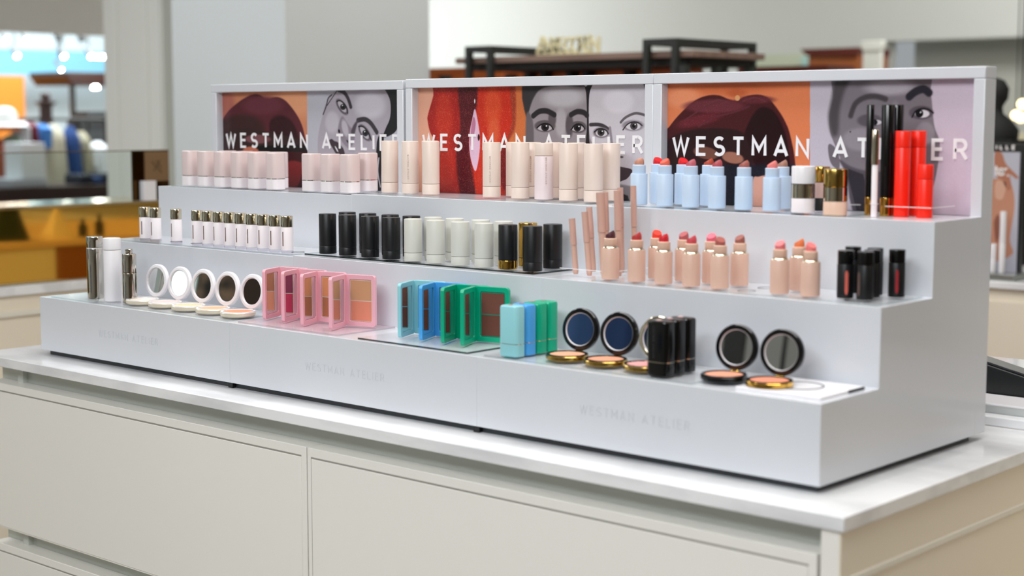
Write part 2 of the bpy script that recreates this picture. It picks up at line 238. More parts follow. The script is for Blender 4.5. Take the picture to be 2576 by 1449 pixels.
def words(name, m_, parent, H, width, wt, x0, z0, y0, y1, M=None, txt='WESTMAN ATELIER'):
    """the line as one mesh per word"""
    tot = sum(G[c][0] for c in txt)*H; gp = (width-tot)/(len(txt)-1); x = x0
    for wd in txt.split(' '):
        ww = sum(G[c][0] for c in wd)*H+gp*(len(wd)-1); b = text_b(wd, H, ww, wt, x, z0, y0, y1)
        if M is not None: b.xf(M)
        b.build(name, m_, parent, smooth=False); x += ww+2*gp+G[' '][0]*H
POSTERS = {1:[('p',(205,132,98),0.23,[(-30.0,233.3),(294.5,228.4),(294.8,-20.0),(-38.7,-31.0)]),('e',(228,160,120),35.2,(259.7,190.1),72.6,35.2,0),('e',(180,105,90),26.4,(1.4,180.6),43.2,48.4,0),('p',(88,36,46),3.22,[(-9.9,114.6),(-2.8,142.0),(17.3,164.7),(52.3,184.4),(88.4,199.2),(116.7,204.9),(137.6,202.5),(158.2,193.5),(178.9,196.8),(199.4,197.5),(222.9,189.9),(246.0,172.8),(265.5,153.2),(278.3,133.8),(286.1,112.2),(292.2,86.3),(293.2,-20.0),(-23.8,-30.5)]),('e',(104,48,60),13.2,(144.0,179.9),68.0,19.8,0),('e',(60,34,34),13.8,(68.5,128.6),79.2,29.9,0),('p',(52,20,26),8.8,[(170.8,146.7),(208.6,157.6),(245.3,142.4),(264.6,112.0),(264.0,85.9),(182.9,84.9),(168.1,111.3)]),('p',(54,34,34),4.6,[(-10.1,110.0),(65.0,128.6),(163.2,120.1),(231.2,111.8),(284.2,99.2),(290.4,81.9),(127.5,84.2),(-7.5,73.4)]),('e',(120,74,80),3.52,(124.5,104.3),45.5,9.9,0),('p',(22,17,19),1.76,[(127.6,88.7),(294.6,91.7),(294.3,77.7),(283.7,77.5),(127.3,77.5)]),('e',(196,112,88),3.22,(99.1,77.2),28.0,9.66,0),('p',(58,18,22),3.08,[(223.6,76.7),(295.3,77.7),(293.6,-0.4),(221.7,-2.5)]),('p',(118,36,38),4.84,[(226.4,53.7),(276.6,53.5),(276.2,33.9),(258.8,2.9),(225.2,2.0)]),('p',(186,185,195),0.21,[(295.2,228.4),(595.8,223.9),(593.3,-12.2),(294.1,-22.2)]),('p',(172,164,174),1.68,[(329.4,71.7),(328.4,99.6),(334.5,129.7),(344.0,153.2),(353.5,178.7),(370.4,197.7),(392.9,214.3),(427.6,228.5),(537.0,226.8),(555.9,193.9),(557.1,167.4),(549.4,142.9),(535.7,118.2),(517.3,89.1),(509.9,-12.9),(360.0,-17.8),(338.6,46.1)]),('e',(200,195,205),16.8,(494.3,178.0),46.5,27.3,0),('e',(190,184,194),10.5,(375.8,142.6),21.7,23.1,20),('p',(138,128,140),5.46,[(407.6,155.3),(426.1,138.5),(444.5,121.7),(444.1,100.8),(425.3,87.9),(400.5,108.8),(394.6,129.9)]),('e',(185,178,188),5.04,(416.6,130.0),9.3,18.9,-20),('p',(30,27,31),2.52,[(534.1,226.9),(595.8,225.9),(595.4,183.5),(580.3,138.8),(565.4,120.4),(534.1,112.0),(541.8,130.5),(552.4,147.0),(557.1,167.4),(553.8,191.9)]),('p',(26,24,28),2.1,[(514.4,101.5),(535.6,114.0),(527.2,39.6),(525.1,-2.0),(511.5,-2.4)]),('s',(190,188,196),1.26,1.47,[(520.0,68.4),(516.6,39.3),(523.8,8.3)]),('s',(70,64,72),1.68,1.68,[(375.3,200.8),(364.0,193.5),(357.3,176.6),(347.3,159.6)]),('s',(40,37,42),1.05,1.05,[(397.6,214.3),(380.0,197.6),(360.5,178.7)]),('s',(58,52,58),2.52,4.41,[(397.6,211.1),(414.7,205.7),(427.0,193.0),(435.4,175.1)]),('s',(58,52,58),2.94,5.04,[(457.2,146.9),(478.7,149.0),(496.9,140.7),(514.7,122.2)]),('p',(80,72,80),5.04,[(457.2,146.9),(450.8,130.2),(444.3,113.4),(435.2,121.7),(444.7,138.5)]),('e',(96,88,96),3.36,(407.9,175.3),23.04,10.92,40),('e',(186,180,188),1.26,(408.0,175.9),16.74,6.72,42),('e',(48,44,50),0.84,(411.1,175.3),9.3,6.51,0),('e',(12,10,14),0.63,(411.7,174.6),4.34,3.15,0),('e',(220,220,224),0.63,(409.3,178.4),1.86,1.26,0),('s',(24,20,26),0.88,1.43,[(391.8,187.0),(401.9,188.4),(415.0,182.2),(423.5,172.0),(425.5,162.0)]),('e',(96,88,96),3.36,(477.7,120.9),23.4,11.76,40),('e',(186,180,188),1.26,(476.8,121.1),17.4,7.14,45),('e',(48,44,50),0.84,(479.8,120.3),9.61,6.72,0),('e',(12,10,14),0.63,(480.4,119.9),4.34,3.15,0),('e',(220,220,224),0.63,(477.7,123.2),1.86,1.26,0),('s',(24,20,26),0.8,1.4,[(458.6,133.9),(472.4,133.4),(486.0,124.1),(493.4,113.7),(497.9,105.5)]),('e',(30,26,30),1.26,(397.6,123.6),3.2,4.2,-20),('e',(60,52,60),2.1,(427.0,100.6),7.44,2.52,30),('p',(62,50,58),1.89,[(365.5,102.1),(373.5,106.9),(383.0,102.3),(392.5,100.3),(409.6,87.7),(414.0,73.0),(393.5,70.6),(376.3,87.3)]),('e',(225,220,225),0.88,(389.0,85.4),8.32,1.76,50)],2:[('p',(226,168,142),0.21,[(-18.1,230.5),(292.1,225.5),(292.4,-9.5),(-20.6,-20.5)]),('p',(206,112,62),6.0,[(239.5,226.3),(292.1,225.5),(292.4,-9.5),(228.0,-11.7)]),('p',(158,58,38),7.14,[(236.7,226.4),(261.8,226.0),(264.6,135.2),(245.0,93.5),(256.2,-10.7),(225.1,-11.8)]),('p',(160,26,22),2.52,[(49.7,229.4),(43.4,195.0),(27.7,156.1),(27.0,143.0),(33.6,121.3),(47.3,104.0),(62.4,86.8),(57.5,47.7),(61.7,-17.6),(152.9,-14.4),(159.6,227.6)]),('p',(196,44,26),2.94,[(162.5,227.6),(239.5,226.3),(252.0,184.8),(254.8,141.3),(243.6,112.2),(226.7,93.2),(235.1,-11.5),(161.7,-14.1)]),('p',(80,18,28),7.56,[(112.7,228.4),(159.6,227.6),(163.8,177.0),(153.5,151.7),(141.7,113.5),(144.4,70.9),(153.1,28.4),(158.8,-14.2),(123.4,-15.4),(105.9,70.2),(118.2,134.7)]),('e',(186,44,28),19.8,(73.4,149.6),24.0,52.8,0),('e',(190,44,32),17.6,(78.8,52.5),24.0,44.0,0),('e',(210,70,36),18.9,(205.5,170.5),22.4,42.0,0),('e',(214,88,52),14.7,(208.2,122.4),14.5,27.3,0),('e',(110,20,24),7.56,(239.4,51.6),16.8,46.2,0),('p',(224,190,214),1.26,[(157.6,167.6),(164.5,147.5),(170.8,115.8),(170.2,84.1),(160.7,46.1),(150.2,58.2),(142.7,87.9),(144.0,122.0),(150.6,147.5)]),('p',(186,120,150),2.1,[(153.5,151.7),(159.9,139.0),(153.4,109.3),(146.3,94.4),(146.4,122.0)]),('e',(40,14,18),1.1,(167.9,111.6),2.9,6.6,0),('e',(240,238,240),0.88,(157.4,182.4),1.45,4.4,0),('p',(150,142,147),0.21,[(292.1,225.5),(586.8,220.6),(589.5,-8.7),(292.4,-19.9)]),('p',(58,54,57),5.04,[(292.1,225.5),(443.1,223.0),(438.1,207.2),(375.6,210.0),(330.2,204.6),(308.6,184.4),(292.2,151.7)]),('e',(188,184,190),14.0,(383.6,187.9),49.4,18.0,0),('e',(172,166,172),8.0,(378.5,141.6),13.5,28.0,0),('p',(104,96,101),5.46,[(292.2,155.8),(305.9,151.7),(311.4,123.0),(308.8,81.9),(292.3,81.7)]),('e',(88,80,86),5.2,(399.6,135.6),9.36,22.0,0),('e',(92,84,90),6.0,(357.2,147.6),9.72,14.0,0),('p',(200,195,203),1.4,[(447.0,222.9),(586.8,220.6),(589.5,-8.7),(518.3,-11.4),(495.2,57.1),(469.6,84.4),(451.6,108.0),(446.3,135.8),(445.4,185.4)]),('p',(36,33,36),2.0,[(431.6,223.2),(468.6,222.6),(453.4,209.0),(446.0,183.4),(447.0,111.9),(451.7,96.0),(438.8,95.9),(441.7,135.8),(439.5,195.3)]),('e',(205,205,208),1.0,(438.6,211.6),4.16,4.0,0),('e',(216,212,220),12.0,(514.1,179.0),35.0,20.0,0),('p',(50,46,50),2.66,[(568.8,220.9),(586.8,220.6),(587.4,174.7),(580.1,182.4),(575.0,201.6)]),('s',(44,40,43),2.8,5.2,[(310.0,153.7),(324.9,161.9),(343.8,162.8),(362.5,155.7)]),('s',(44,40,43),2.8,5.0,[(403.4,155.7),(417.7,161.3),(433.3,160.0),(441.5,154.6)]),('e',(92,84,88),3.2,(339.0,134.4),25.65,11.2,0),('e',(184,178,184),1.2,(339.0,130.9),18.36,5.6,0),('e',(40,34,37),0.84,(339.6,132.4),9.72,7.56,0),('e',(10,8,10),0.6,(339.6,131.9),4.86,3.6,0),('e',(235,235,238),0.6,(343.3,134.8),1.89,1.4,0),('s',(26,22,25),0.8,1.4,[(319.6,131.2),(329.0,137.0),(341.2,139.5),(353.3,135.9),(360.0,128.4)]),('e',(92,84,88),3.2,(420.0,132.7),20.8,11.2,0),('e',(184,178,184),1.2,(419.5,130.1),15.08,5.4,0),('e',(40,34,37),0.8,(418.9,131.7),8.84,7.0,0),('e',(10,8,10),0.6,(418.9,131.3),4.42,3.4,0),('e',(235,235,238),0.6,(422.6,134.1),1.75,1.4,0),('s',(26,22,25),0.8,1.4,[(403.6,127.6),(411.4,135.7),(421.7,138.7),(431.3,135.7),(436.5,129.8)]),('s',(62,56,61),1.8,3.4,[(450.1,137.4),(466.7,137.8),(479.4,135.5),(490.8,130.0)]),('e',(120,112,120),3.42,(475.7,123.0),19.0,9.88,0),('e',(206,201,208),1.2,(476.5,121.7),13.5,6.0,0),('e',(60,54,58),0.8,(474.9,123.4),8.32,6.8,0),('e',(14,12,14),0.57,(474.9,123.2),3.9,3.04,0),('e',(240,240,242),0.6,(477.9,125.6),1.56,1.2,0),('s',(34,30,34),0.8,1.2,[(459.2,123.9),(466.8,128.9),(476.9,130.0),(487.0,127.0),(491.6,121.2)]),('s',(96,90,96),1.6,2.4,[(520.6,141.9),(531.7,150.7),(551.2,157.8),(565.9,157.0),(577.5,153.9)]),('e',(140,132,140),3.8,(548.5,136.1),24.5,9.88,0),('e',(206,202,208),1.2,(549.0,134.6),16.5,6.4,0),('e',(72,66,71),0.76,(550.5,135.5),8.4,7.03,0),('e',(16,14,16),0.6,(550.5,135.4),3.84,3.4,0),('e',(240,240,242),0.6,(553.4,138.1),1.44,1.2,0),('s',(44,40,44),0.76,1.14,[(525.7,128.2),(535.5,138.0),(549.0,142.7),(561.2,141.0),(569.0,136.2)]),('s',(140,132,140),2.8,2.6,[(495.8,132.0),(498.4,116.3),(502.4,92.7)]),('e',(70,62,68),1.4,(523.0,78.9),4.32,1.8,0),('p',(60,50,56),1.6,[(515.2,59.5),(525.1,60.7),(547.9,55.9),(537.7,41.4),(525.4,36.1),(515.4,34.9)]),('p',(132,126,132),5.2,[(515.5,30.0),(545.2,26.9),(555.5,-10.0),(515.8,-11.5)]),('p',(34,30,34),2.8,[(518.1,14.3),(538.0,9.0),(545.6,-10.4),(515.8,-11.5)])],3:[('p',(224,128,84),0.27,[(-15.8,234.7),(288.6,228.7),(294.3,-16.4),(-12.5,-29.5)]),('e',(206,104,60),16.2,(125.8,202.3),96.0,10.8,0),('e',(236,148,106),14.0,(33.0,184.2),37.4,16.8,0),('e',(190,92,52),8.1,(145.3,192.7),19.2,7.02,0),('p',(70,24,28),2.52,[(-10.8,108.9),(4.5,134.2),(29.9,159.3),(60.0,180.6),(86.6,188.6),(109.7,188.4),(129.4,181.8),(145.6,179.5),(164.7,186.8),(190.0,189.0),(208.9,182.8),(228.0,164.1),(243.2,143.1),(253.5,119.4),(264.5,66.9),(262.7,-17.7),(-12.5,-29.5)]),('e',(104,44,54),6.48,(100.1,170.0),62.7,11.88,0),('e',(96,38,46),5.4,(183.8,180.3),35.2,6.48,0),('e',(100,34,44),6.72,(67.3,145.5),46.2,9.52,-10),('p',(36,10,14),5.72,[(184.2,161.6),(215.5,164.2),(241.0,129.9),(251.2,87.8),(248.8,56.0),(192.4,65.4),(159.8,107.9)]),('p',(42,20,22),5.6,[(-3.8,106.2),(54.1,128.9),(146.5,129.4),(172.6,102.7),(167.0,64.9),(-3.2,61.3)]),('e',(112,72,60),2.7,(83.2,89.2),26.4,10.8,8),('e',(158,106,88),2.7,(139.3,81.9),22.4,9.72,8),('p',(26,24,34),3.36,[(-10.2,66.7),(263.8,72.2),(265.8,-17.6),(-9.0,-29.3)]),('p',(206,152,134),2.16,[(180.8,43.6),(192.7,50.7),(211.6,53.8),(230.3,51.6),(239.9,39.9),(241.8,-18.6),(182.1,-21.2)]),('e',(225,165,110),1.35,(147.1,183.8),5.12,4.86,0),('s',(96,44,52),2.7,1.22,[(36.9,145.4),(67.0,161.9),(100.0,175.5),(126.2,178.0)]),('s',(92,40,50),2.8,1.26,[(67.5,134.5),(100.4,151.0),(139.5,159.1),(171.4,169.7)]),('s',(104,50,58),2.7,1.22,[(80.2,172.8),(106.5,180.9),(126.2,176.7)]),('s',(104,50,58),2.7,1.22,[(158.4,177.8),(180.6,184.3),(202.8,177.5)]),('p',(196,188,200),0.26,[(288.6,228.7),(586.2,222.8),(593.9,-3.6),(293.7,-16.4)]),('p',(206,192,208),15.0,[(426.1,226.0),(586.2,222.8),(593.9,-3.6),(488.0,-8.1)]),('p',(126,118,125),1.82,[(342.0,227.7),(332.9,181.8),(326.3,153.5),(329.1,125.2),(343.9,94.4),(359.4,61.2),(374.6,33.4),(384.4,-12.6),(485.3,-8.3),(511.1,35.1),(520.1,72.4),(522.9,101.9),(521.9,116.6),(513.3,136.2),(509.3,160.8),(505.0,187.7),(490.5,224.7)]),('e',(176,168,176),10.0,(435.2,198.4),42.0,12.5,0),('e',(160,152,160),7.2,(445.0,145.9),10.08,26.4,0),('e',(148,140,148),7.8,(383.9,115.4),31.9,18.2,0),('e',(150,142,150),6.0,(497.5,126.3),16.2,17.5,0),('p',(78,73,76),11.44,[(340.6,227.7),(369.5,227.1),(353.1,191.8),(345.2,161.2),(343.1,125.3),(332.1,122.6),(324.9,150.9),(330.0,181.8)]),('p',(84,76,84),5.2,[(344.2,84.1),(367.8,71.7),(402.4,64.8),(485.9,61.7),(511.0,37.5),(482.6,-8.4),(384.4,-12.6),(359.4,58.7)]),('p',(46,40,46),3.0,[(359.2,68.9),(391.1,59.4),(410.2,-11.5),(384.4,-12.6)]),('s',(72,66,70),4.68,4.42,[(365.7,153.5),(373.8,172.6),(390.7,182.6),(410.4,184.2),(427.4,179.8)]),('e',(92,84,92),4.0,(400.2,145.9),22.4,10.0,0),('e',(205,200,206),1.0,(411.6,142.9),10.08,4.0,0),('e',(26,22,26),1.0,(408.8,142.9),5.6,4.75,0),('s',(44,42,50),3.0,6.25,[(468.7,183.2),(479.3,191.0),(492.7,194.7),(502.3,189.0)]),('e',(90,82,90),3.36,(489.8,158.3),20.52,10.56,0),('e',(222,218,224),1.0,(491.7,156.4),12.42,6.0,0),('e',(20,16,20),1.0,(486.9,156.9),6.75,6.25,0),('e',(235,235,238),0.48,(489.0,158.8),1.35,1.2,0),('s',(22,18,22),0.96,1.2,[(474.5,150.9),(480.2,160.3),(490.9,164.5),(501.8,163.2),(510.5,157.8)]),('p',(112,104,112),2.08,[(325.4,104.5),(331.9,106.6),(343.9,94.4),(347.5,68.7),(335.7,71.0),(328.0,83.8)]),('e',(40,36,42),0.78,(365.8,127.5),1.4,1.3,0)]}
# ================================================================= SETTING
T0, T1, T2, T3, TT = .93, 1.042, 1.1563, 1.2677, 1.4954
Y1, Y2, Y3, YB = .1555, .3075, .459, .497
CT = .9188
WALLM = mat('wall_paint', (204, 207, 203), .75)
CEILM = mat('ceiling_paint', (225, 226, 224), .8)
FLOORM = mat('floor_tile', (176, 170, 160), .22, noise=((160, 154, 146), 3, .4, .6, (1, 1, 1)))
struct(B().box(-13.2, 6, -6.2, 9.8, -.1, 0).build('floor', FLOORM))
struct(B().box(-13.2, 6, -6.2, 9.8, 3.45, 3.55).build('ceiling', CEILM))
WYB = 9.0
sN = onY(2222, 104, WYB)
b = B().box(-13.2, 6, WYB, 9.2, sN.z, 3.45).box(-13.2, sN.x, WYB, 9.2, 0, sN.z-.0005)
struct(b.build('wall_back', WALLM))
struct(B().box(sN.x+.001, 5.79, WYB+.5, WYB+.6, 0, sN.z+.1).build('wall_recess', mat('recess_wall_paint', (190, 192, 184), .7)))  # darker copy of the wall tone, the recess's shading put into its colour
struct(B().box(-13.2, -13.0, -6.2, 9.0, 0, 3.45).build('wall_left', mat('far_shop_wall', (214, 224, 228), .7)))
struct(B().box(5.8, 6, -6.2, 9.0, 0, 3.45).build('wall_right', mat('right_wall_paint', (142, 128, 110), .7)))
struct(B().box(-13.0, 5.8, -6.2, -6.0, 0, 3.45).build('wall_front', mat('front_wall_paint', (196, 196, 192), .7)))
# header over the opening to the far shop
HX = -9.0
a = onX(0, 75, HX); struct(B().box(HX-.25, HX, 1.0, 6.4, a.z, 3.44).build('wall_header', mat('header_paint', (240, 237, 232), .75)))
# pillar with two visible faces
pc = CAM + ray(718, 100)*6.5
pl = onY(435, 200, pc.y).x; pr = onX(1080, 150, pc.x).y
struct(B().box(pl, pc.x, pc.y, pr, 0, 3.44).build('wall_pillar', mat('pillar_paint', (204, 209, 210), .7)))
# panelled pilaster to the left of it
p0 = CAM + ray(410, 200)*8.0; Yp = p0.y; xl = onY(266, 200, Yp).x; xr = onY(412, 200, Yp).x
pil = struct(B().box(xl, xr, Yp, Yp+.5, 0, 3.44).build('wall_pilaster', mat('pilaster_paint', (238, 238, 232), .55)))
b = B()
for pa, pb in ((268, 300), (306, 376), (386, 408)):
    A = onY(pa, 200, Yp).x; Bx = onY(pb, 200, Yp).x; b.box(A, Bx, Yp-.012, Yp-.0002, .3, 3.3)
b.build('trim_1', mat('pilaster_paint'), None, bevel=.004)['kind'] = 'structure'
struct(B().box(xr+.001, xr+.9, Yp+.14, Yp+.3, 0, 3.44).build('wall_return', mat('return_paint', (176, 176, 158), .7)))  # olive tone is the return's shade put into its colour
# ---------------------------------------------------------------- the island
IX0, IX1, IY0, IY1 = -2.012, .0843, -.081, .602
slab = tag(B().box(IX0, IX1, IY0, IY1, CT-.0201, CT).build('quartz_worktop', QUARTZ, bevel=.0015), 'white quartz slab worktop under the stepped display stands', 'worktop')
cabs = thing('island_cabinet', 'cream painted drawer island under the white quartz worktop, nearest the viewer', 'cabinet', (0, 0, 0))
zc = CT-.0205; FY = -.075
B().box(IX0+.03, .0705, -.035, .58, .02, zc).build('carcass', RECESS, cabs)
B().box(.048, .0745, FY, -.034, .02, zc).build('corner_post', CABP, cabs, bevel=.001)
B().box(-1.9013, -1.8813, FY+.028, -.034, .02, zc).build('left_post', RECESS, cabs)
# side end panel with the moulding
B().box(.0707, .0765, -.074, .598, .835, zc).build('end_panel', CABS, cabs)
B().box(.0707, .0800, -.052, .598, .8255, .8347).build('end_moulding', mat('side_moulding_paint', (232, 228, 216), .34), cabs, bevel=.001)
B().box(.0707, .0765, -.052, .598, .02, .8253).build('lower_end_panel', CABS, cabs)
def drawer(x0, x1, z0, z1):
    d = B().box(x0, x1, FY, -.036, z0, z1)
    o = d.build('drawer', CABP, cabs, bevel=.0012)
    f = .012
    b = B()    # raised inner panel with a dark groove line along its top and its left
    b.box(x0+f, x1-f, FY-.0016, FY+.001, z0+.004, z1-.0185)
    b.build('drawer_panel', CABP, o, bevel=.0008)
    g = B(); g.box(x0+f, x1-f, FY-.0004, FY+.001, z1-.0185, z1-.0155).box(x0+f-.002, x0+f, FY-.0004, FY+.001, z0+.004, z1-.0155)
    g.build('drawer_groove', mat('groove_paint', (150, 148, 140), .5), o)
    return o
for zt, zb in ((.8628, .549), (.514, .20)):
    drawer(-1.975, -.9485, zb, zt); drawer(-.9455, .0428, zb, zt)
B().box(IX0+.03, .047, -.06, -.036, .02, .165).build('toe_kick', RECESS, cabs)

# ---------------------------------------------------------------- the three stepped display stands
def noise2(x, y, seed=0):
    rs = np.random.RandomState(seed); n = 64; g = rs.rand(n, n)
    xi = np.floor(x).astype(int); yi = np.floor(y).astype(int); fx = x-xi; fy = y-yi; fx = fx*fx*(3-2*fx); fy = fy*fy*(3-2*fy)
    a = g[xi % n, yi % n]; b_ = g[(xi+1) % n, yi % n]; c = g[xi % n, (yi+1) % n]; d = g[(xi+1) % n, (yi+1) % n]
    return (a*(1-fx)+b_*fx)*(1-fy)+(c*(1-fx)+d*fx)*fy
def smooth_pts(pts, closed, k=4):
    n = len(pts); out = []
    P = np.array(pts, float)
    for i in range(n if closed else n-1):
        p0, p1, p2, p3 = (P[(i-1) % n], P[i], P[(i+1) % n], P[(i+2) % n]) if closed else (P[max(i-1, 0)], P[i], P[i+1], P[min(i+2, n-1)])
        for j in range(k):
            t = j/k; out.append(.5*((2*p1)+(-p0+p2)*t+(2*p0-5*p1+4*p2-p3)*t*t+(-p0+3*p1-3*p2+p3)*t**3))
    if not closed: out.append(P[-1])
    return np.array(out)
def seg_dist(s, t, pts, closed):
    d = np.full(s.shape, 1e9); n = len(pts)
    for i in range(n if closed else n-1):
        a = pts[i]; b_ = pts[(i+1) % n]; ab = b_-a; L = max(ab@ab, 1e-9)
        h = np.clip(((s-a[0])*ab[0]+(t-a[1])*ab[1])/L, 0, 1)
        d = np.minimum(d, np.hypot(s-a[0]-ab[0]*h, t-a[1]-ab[1]*h))
    return d
def inside(s, t, pts):
    c = np.zeros(s.shape, bool); n = len(pts)
    for i in range(n):
        x1, y1_ = pts[i]; x2, y2_ = pts[(i+1) % n]
        if y1_ == y2_: continue
        k = ((y1_ > t) != (y2_ > t)) & (s < (x2-x1)*(t-y1_)/(y2_-y1_)+x1); c ^= k
    return c
def paint(feats, W, H, nx, nz, idx):
    s, t = np.meshgrid(np.linspace(0, W, nx), np.linspace(0, H, nz)); img = np.zeros((nz, nx, 3)); img[:] = 180
    for f in feats:
        fe = max(f[2], .35)
        if f[0] == 'p':
            big = len(f[3]) == 4
            pts = np.array(f[3], float) if big else smooth_pts(f[3], True)
            d = seg_dist(s, t, pts, True); d = np.where(inside(s, t, pts), -d, d); a = np.clip(.5-d/fe, 0, 1)
        elif f[0] == 's':
            pts = smooth_pts(f[4], False); d = seg_dist(s, t, pts, False)-f[3]; a = np.clip(.5-d/fe, 0, 1)
        else:
            (cx, cy), rx, ry, rot = f[3], f[4], f[5], R(-f[6]); u = (s-cx)*math.cos(rot)+(t-cy)*math.sin(rot); v = -(s-cx)*math.sin(rot)+(t-cy)*math.cos(rot)
            q = np.hypot(u/rx, v/ry); a = np.clip(.5-(q-1)*min(rx, ry)/fe, 0, 1)
        a = a*a*(3-2*a)
        img = img*(1-a[..., None])+np.array(f[1], float)*a[..., None]
    # printed lip texture: fine speckle wherever the print is a saturated red or maroon
    r, g, bl = img[..., 0], img[..., 1], img[..., 2]
    lipm = np.clip((r-g-30)/40, 0, 1)*np.clip((150-g)/60, 0, 1)*(s < W*.49)
    n1 = noise2(s*1.1+7, t*1.1, idx); n2 = noise2(s*2.6, t*1.4+3, idx+5)
    sp = np.clip((n1*.5+n2*.5-.60)*5, 0, 1)
    amp = {1: .16, 2: .75, 3: .32}[idx]
    img += (np.array([255, 150, 120.])-img)*(sp*lipm*amp)[..., None]*.6
    img *= (1+(noise2(s*3, t*3, idx+9)-.5)*.05)[..., None]
    return np.clip(img/255, 0, 1)
WHITEINK = mat('white_ink', (246, 244, 246), .3)
EMB = mat('embossed_acrylic', (208, 211, 217), .2)
def vc_mat():
    m = bpy.data.materials.new('printed_photo'); m.use_nodes = True; nt = m.node_tree; b = nt.nodes['Principled BSDF']
    v = nt.nodes.new('ShaderNodeVertexColor'); v.layer_name = 'ink'; nt.links.new(v.outputs[0], b.inputs['Base Color'])
    b.inputs['Roughness'].default_value = .22; b.inputs['Specular IOR Level'].default_value = .4; return m
PRINT = vc_mat()
def printed(name, x0, z0, W, H, y, cols, parent):
    nz, nx, _ = cols.shape; me = bpy.data.meshes.new(name)
    gx, gz = np.meshgrid(np.linspace(x0, x0+W, nx), np.linspace(z0, z0+H, nz)); co = np.stack([gx, np.full_like(gx, y), gz], -1).reshape(-1, 3)
    i = np.arange(nz*nx).reshape(nz, nx); q = np.stack([i[:-1, :-1], i[:-1, 1:], i[1:, 1:], i[1:, :-1]], -1).reshape(-1, 4)
    me.vertices.add(len(co)); me.vertices.foreach_set('co', co.ravel()); me.loops.add(q.size); me.loops.foreach_set('vertex_index', q.ravel().astype(np.int32))
    me.polygons.add(len(q)); me.polygons.foreach_set('loop_start', np.arange(0, q.size, 4, dtype=np.int32)); me.update(calc_edges=True)
    at_ = me.color_attributes.new('ink', 'FLOAT_COLOR', 'POINT'); c = cols.reshape(-1, 3); c = np.where(c <= .04045, c/12.92, ((c+.055)/1.055)**2.4)
    at_.data.foreach_set('color', np.concatenate([c, np.ones((len(c), 1))], 1).ravel()); me.materials.append(PRINT)
    o = bpy.data.objects.new(name, me); COL.objects.link(o); o.parent = parent; return o
LAB = {1: 'leftmost white stepped acrylic display stand, poster of plum lips and a tilted face',
       2: 'middle white stepped acrylic display stand, poster of red lips and two faces',
       3: 'rightmost white stepped acrylic display stand, poster of maroon lips on orange skin'}
for i, (x0, x1, dz) in {1: (-1.884, -1.2467, -.0022), 2: (-1.2465, -.6219, 0), 3: (-.6217, 0, 0)}.items():
    st = thing('display_stand', LAB[i], 'display stand', (0, 0, 0), 0, 'white stepped display stands in a row')
    e = dz; pr_ = [(0, T0), (0, T1), (Y1, T1), (Y1, T2+e), (Y2, T2+e), (Y2, T3+e), (Y3+.001, T3+e), (Y3+.001, T0)]
    B().prism(pr_, 'x', x0, x1).build('steps', ACR, st, bevel=.0006)
    if i == 1: x1 = -1.2535
    b = B().box(x0, x0+.0185, Y3, YB, T0, TT+e-.0185).box(x1-.0185, x1, Y3, YB, T0, TT+e-.0185)
    b.box(x0, x1, Y3, YB, TT+e-.018, TT+e); b.box(x0+.019, x1-.019, Y3+.0195, YB-.001, T0, TT+e-.019)
    b.build('frame', ACR, st, bevel=.0012)
    px0 = {1: -1.866, 2: -1.2285, 3: -.6035}[i]; Wp = x1-.018-px0; Hp = .2098
    cols = paint([f for f in POSTERS[i]], Wp*1000, Hp*1000, 640, 224, i)
    po = printed('poster', px0, T3+e, Wp, Hp, Y3+.0185, cols, st)
    tx0, tx1 = {1: (-1.852, -1.283), 2: (-1.214, -.659), 3: (-.589, -.036)}[i]
    words('lettering', WHITEINK, po, .0345, tx1-tx0, .0056, tx0, 1.3515+e, Y3+.0174, Y3+.0184)
    xc = (x0+x1)/2
    words('embossed_lettering', EMB, st, .0140, .199, .0013, xc-.0995, .9775, -.0006, .0002)
    B().box(x0+.012 if i == 1 else x0, x1-.012 if i == 3 else x1, .014, YB-.03, CT+.0001, T0-.0001).build('plinth', DARKM, st)
    if i == 1: x1 = -1.2467
    if i < 3: B().box(x1-.013, x1-.0002, .006, .0135, CT+.0001, T0-.0002).build('foot', BLK, st)

# ---------------------------------------------------------------- clear trays
def tray(x0, x1, y0, y1, z, h, label, m=CLEAR, holes=()):
    t = thing('acrylic_tray', label, 'tray', (x0, y0, z))
    W, D = x1-x0, y1-y0; b = B().box(0, W, 0, D, .0002, h); b.bm.faces.ensure_lookup_table(); b.bm.faces.remove(b.bm.faces[0]); b.build('plate', m, t, smooth=False)
    b = B(); b.box(0, W, -.0006, -.0001, .0002, h).box(W+.0001, W+.0006, 0, D, .0002, h)
    b.build('edge', CLEARD if 'black and grey' in label or 'teal, blue' in label else CLEARE, t)
    for hx, hy, hr in holes:
        B().lathe([(hr-.0012, h-.0003), (hr, h-.0003), (hr, h+.0003), (hr-.0012, h+.0003), (hr-.0012, h-.0003)], 40, hx-x0, hy-y0, False, False).build('socket_ring', DARKM, t)
    return t
TH = .003
tray(-1.852, -1.262, .008, .148, T1, TH, 'clear acrylic tray under the white compacts on the lowest step')
tray(-1.232, -.962, .010, .150, T1, TH, 'pink tinted clear tray under the pink palettes', PINKCLR)
tray(-.908, -.652, .010, .142, T1, TH, 'clear tray under the teal, blue and green palettes')
tray(-.615, -.215, .010, .148, T1, TH, 'clear tray under the coloured sticks and black compacts')
tray(-1.838, -1.262, .162, .300, T2-.0022, TH, 'clear tray under the gold capped bottles on the middle step', CLEAR, [(-1.683, .206, .013), (-1.612, .206, .013), (-1.29, .206, .013)])
tray(-1.240, -.660, .180, .296, T2, TH, 'clear tray under the black and grey sticks on the middle step')
tray(-.520, -.012, .162, .300, T2, TH, 'clear tray under the nude lipsticks on the middle step', CLEAR, [(-.243, .190, .014), (-.243, .245, .014)])
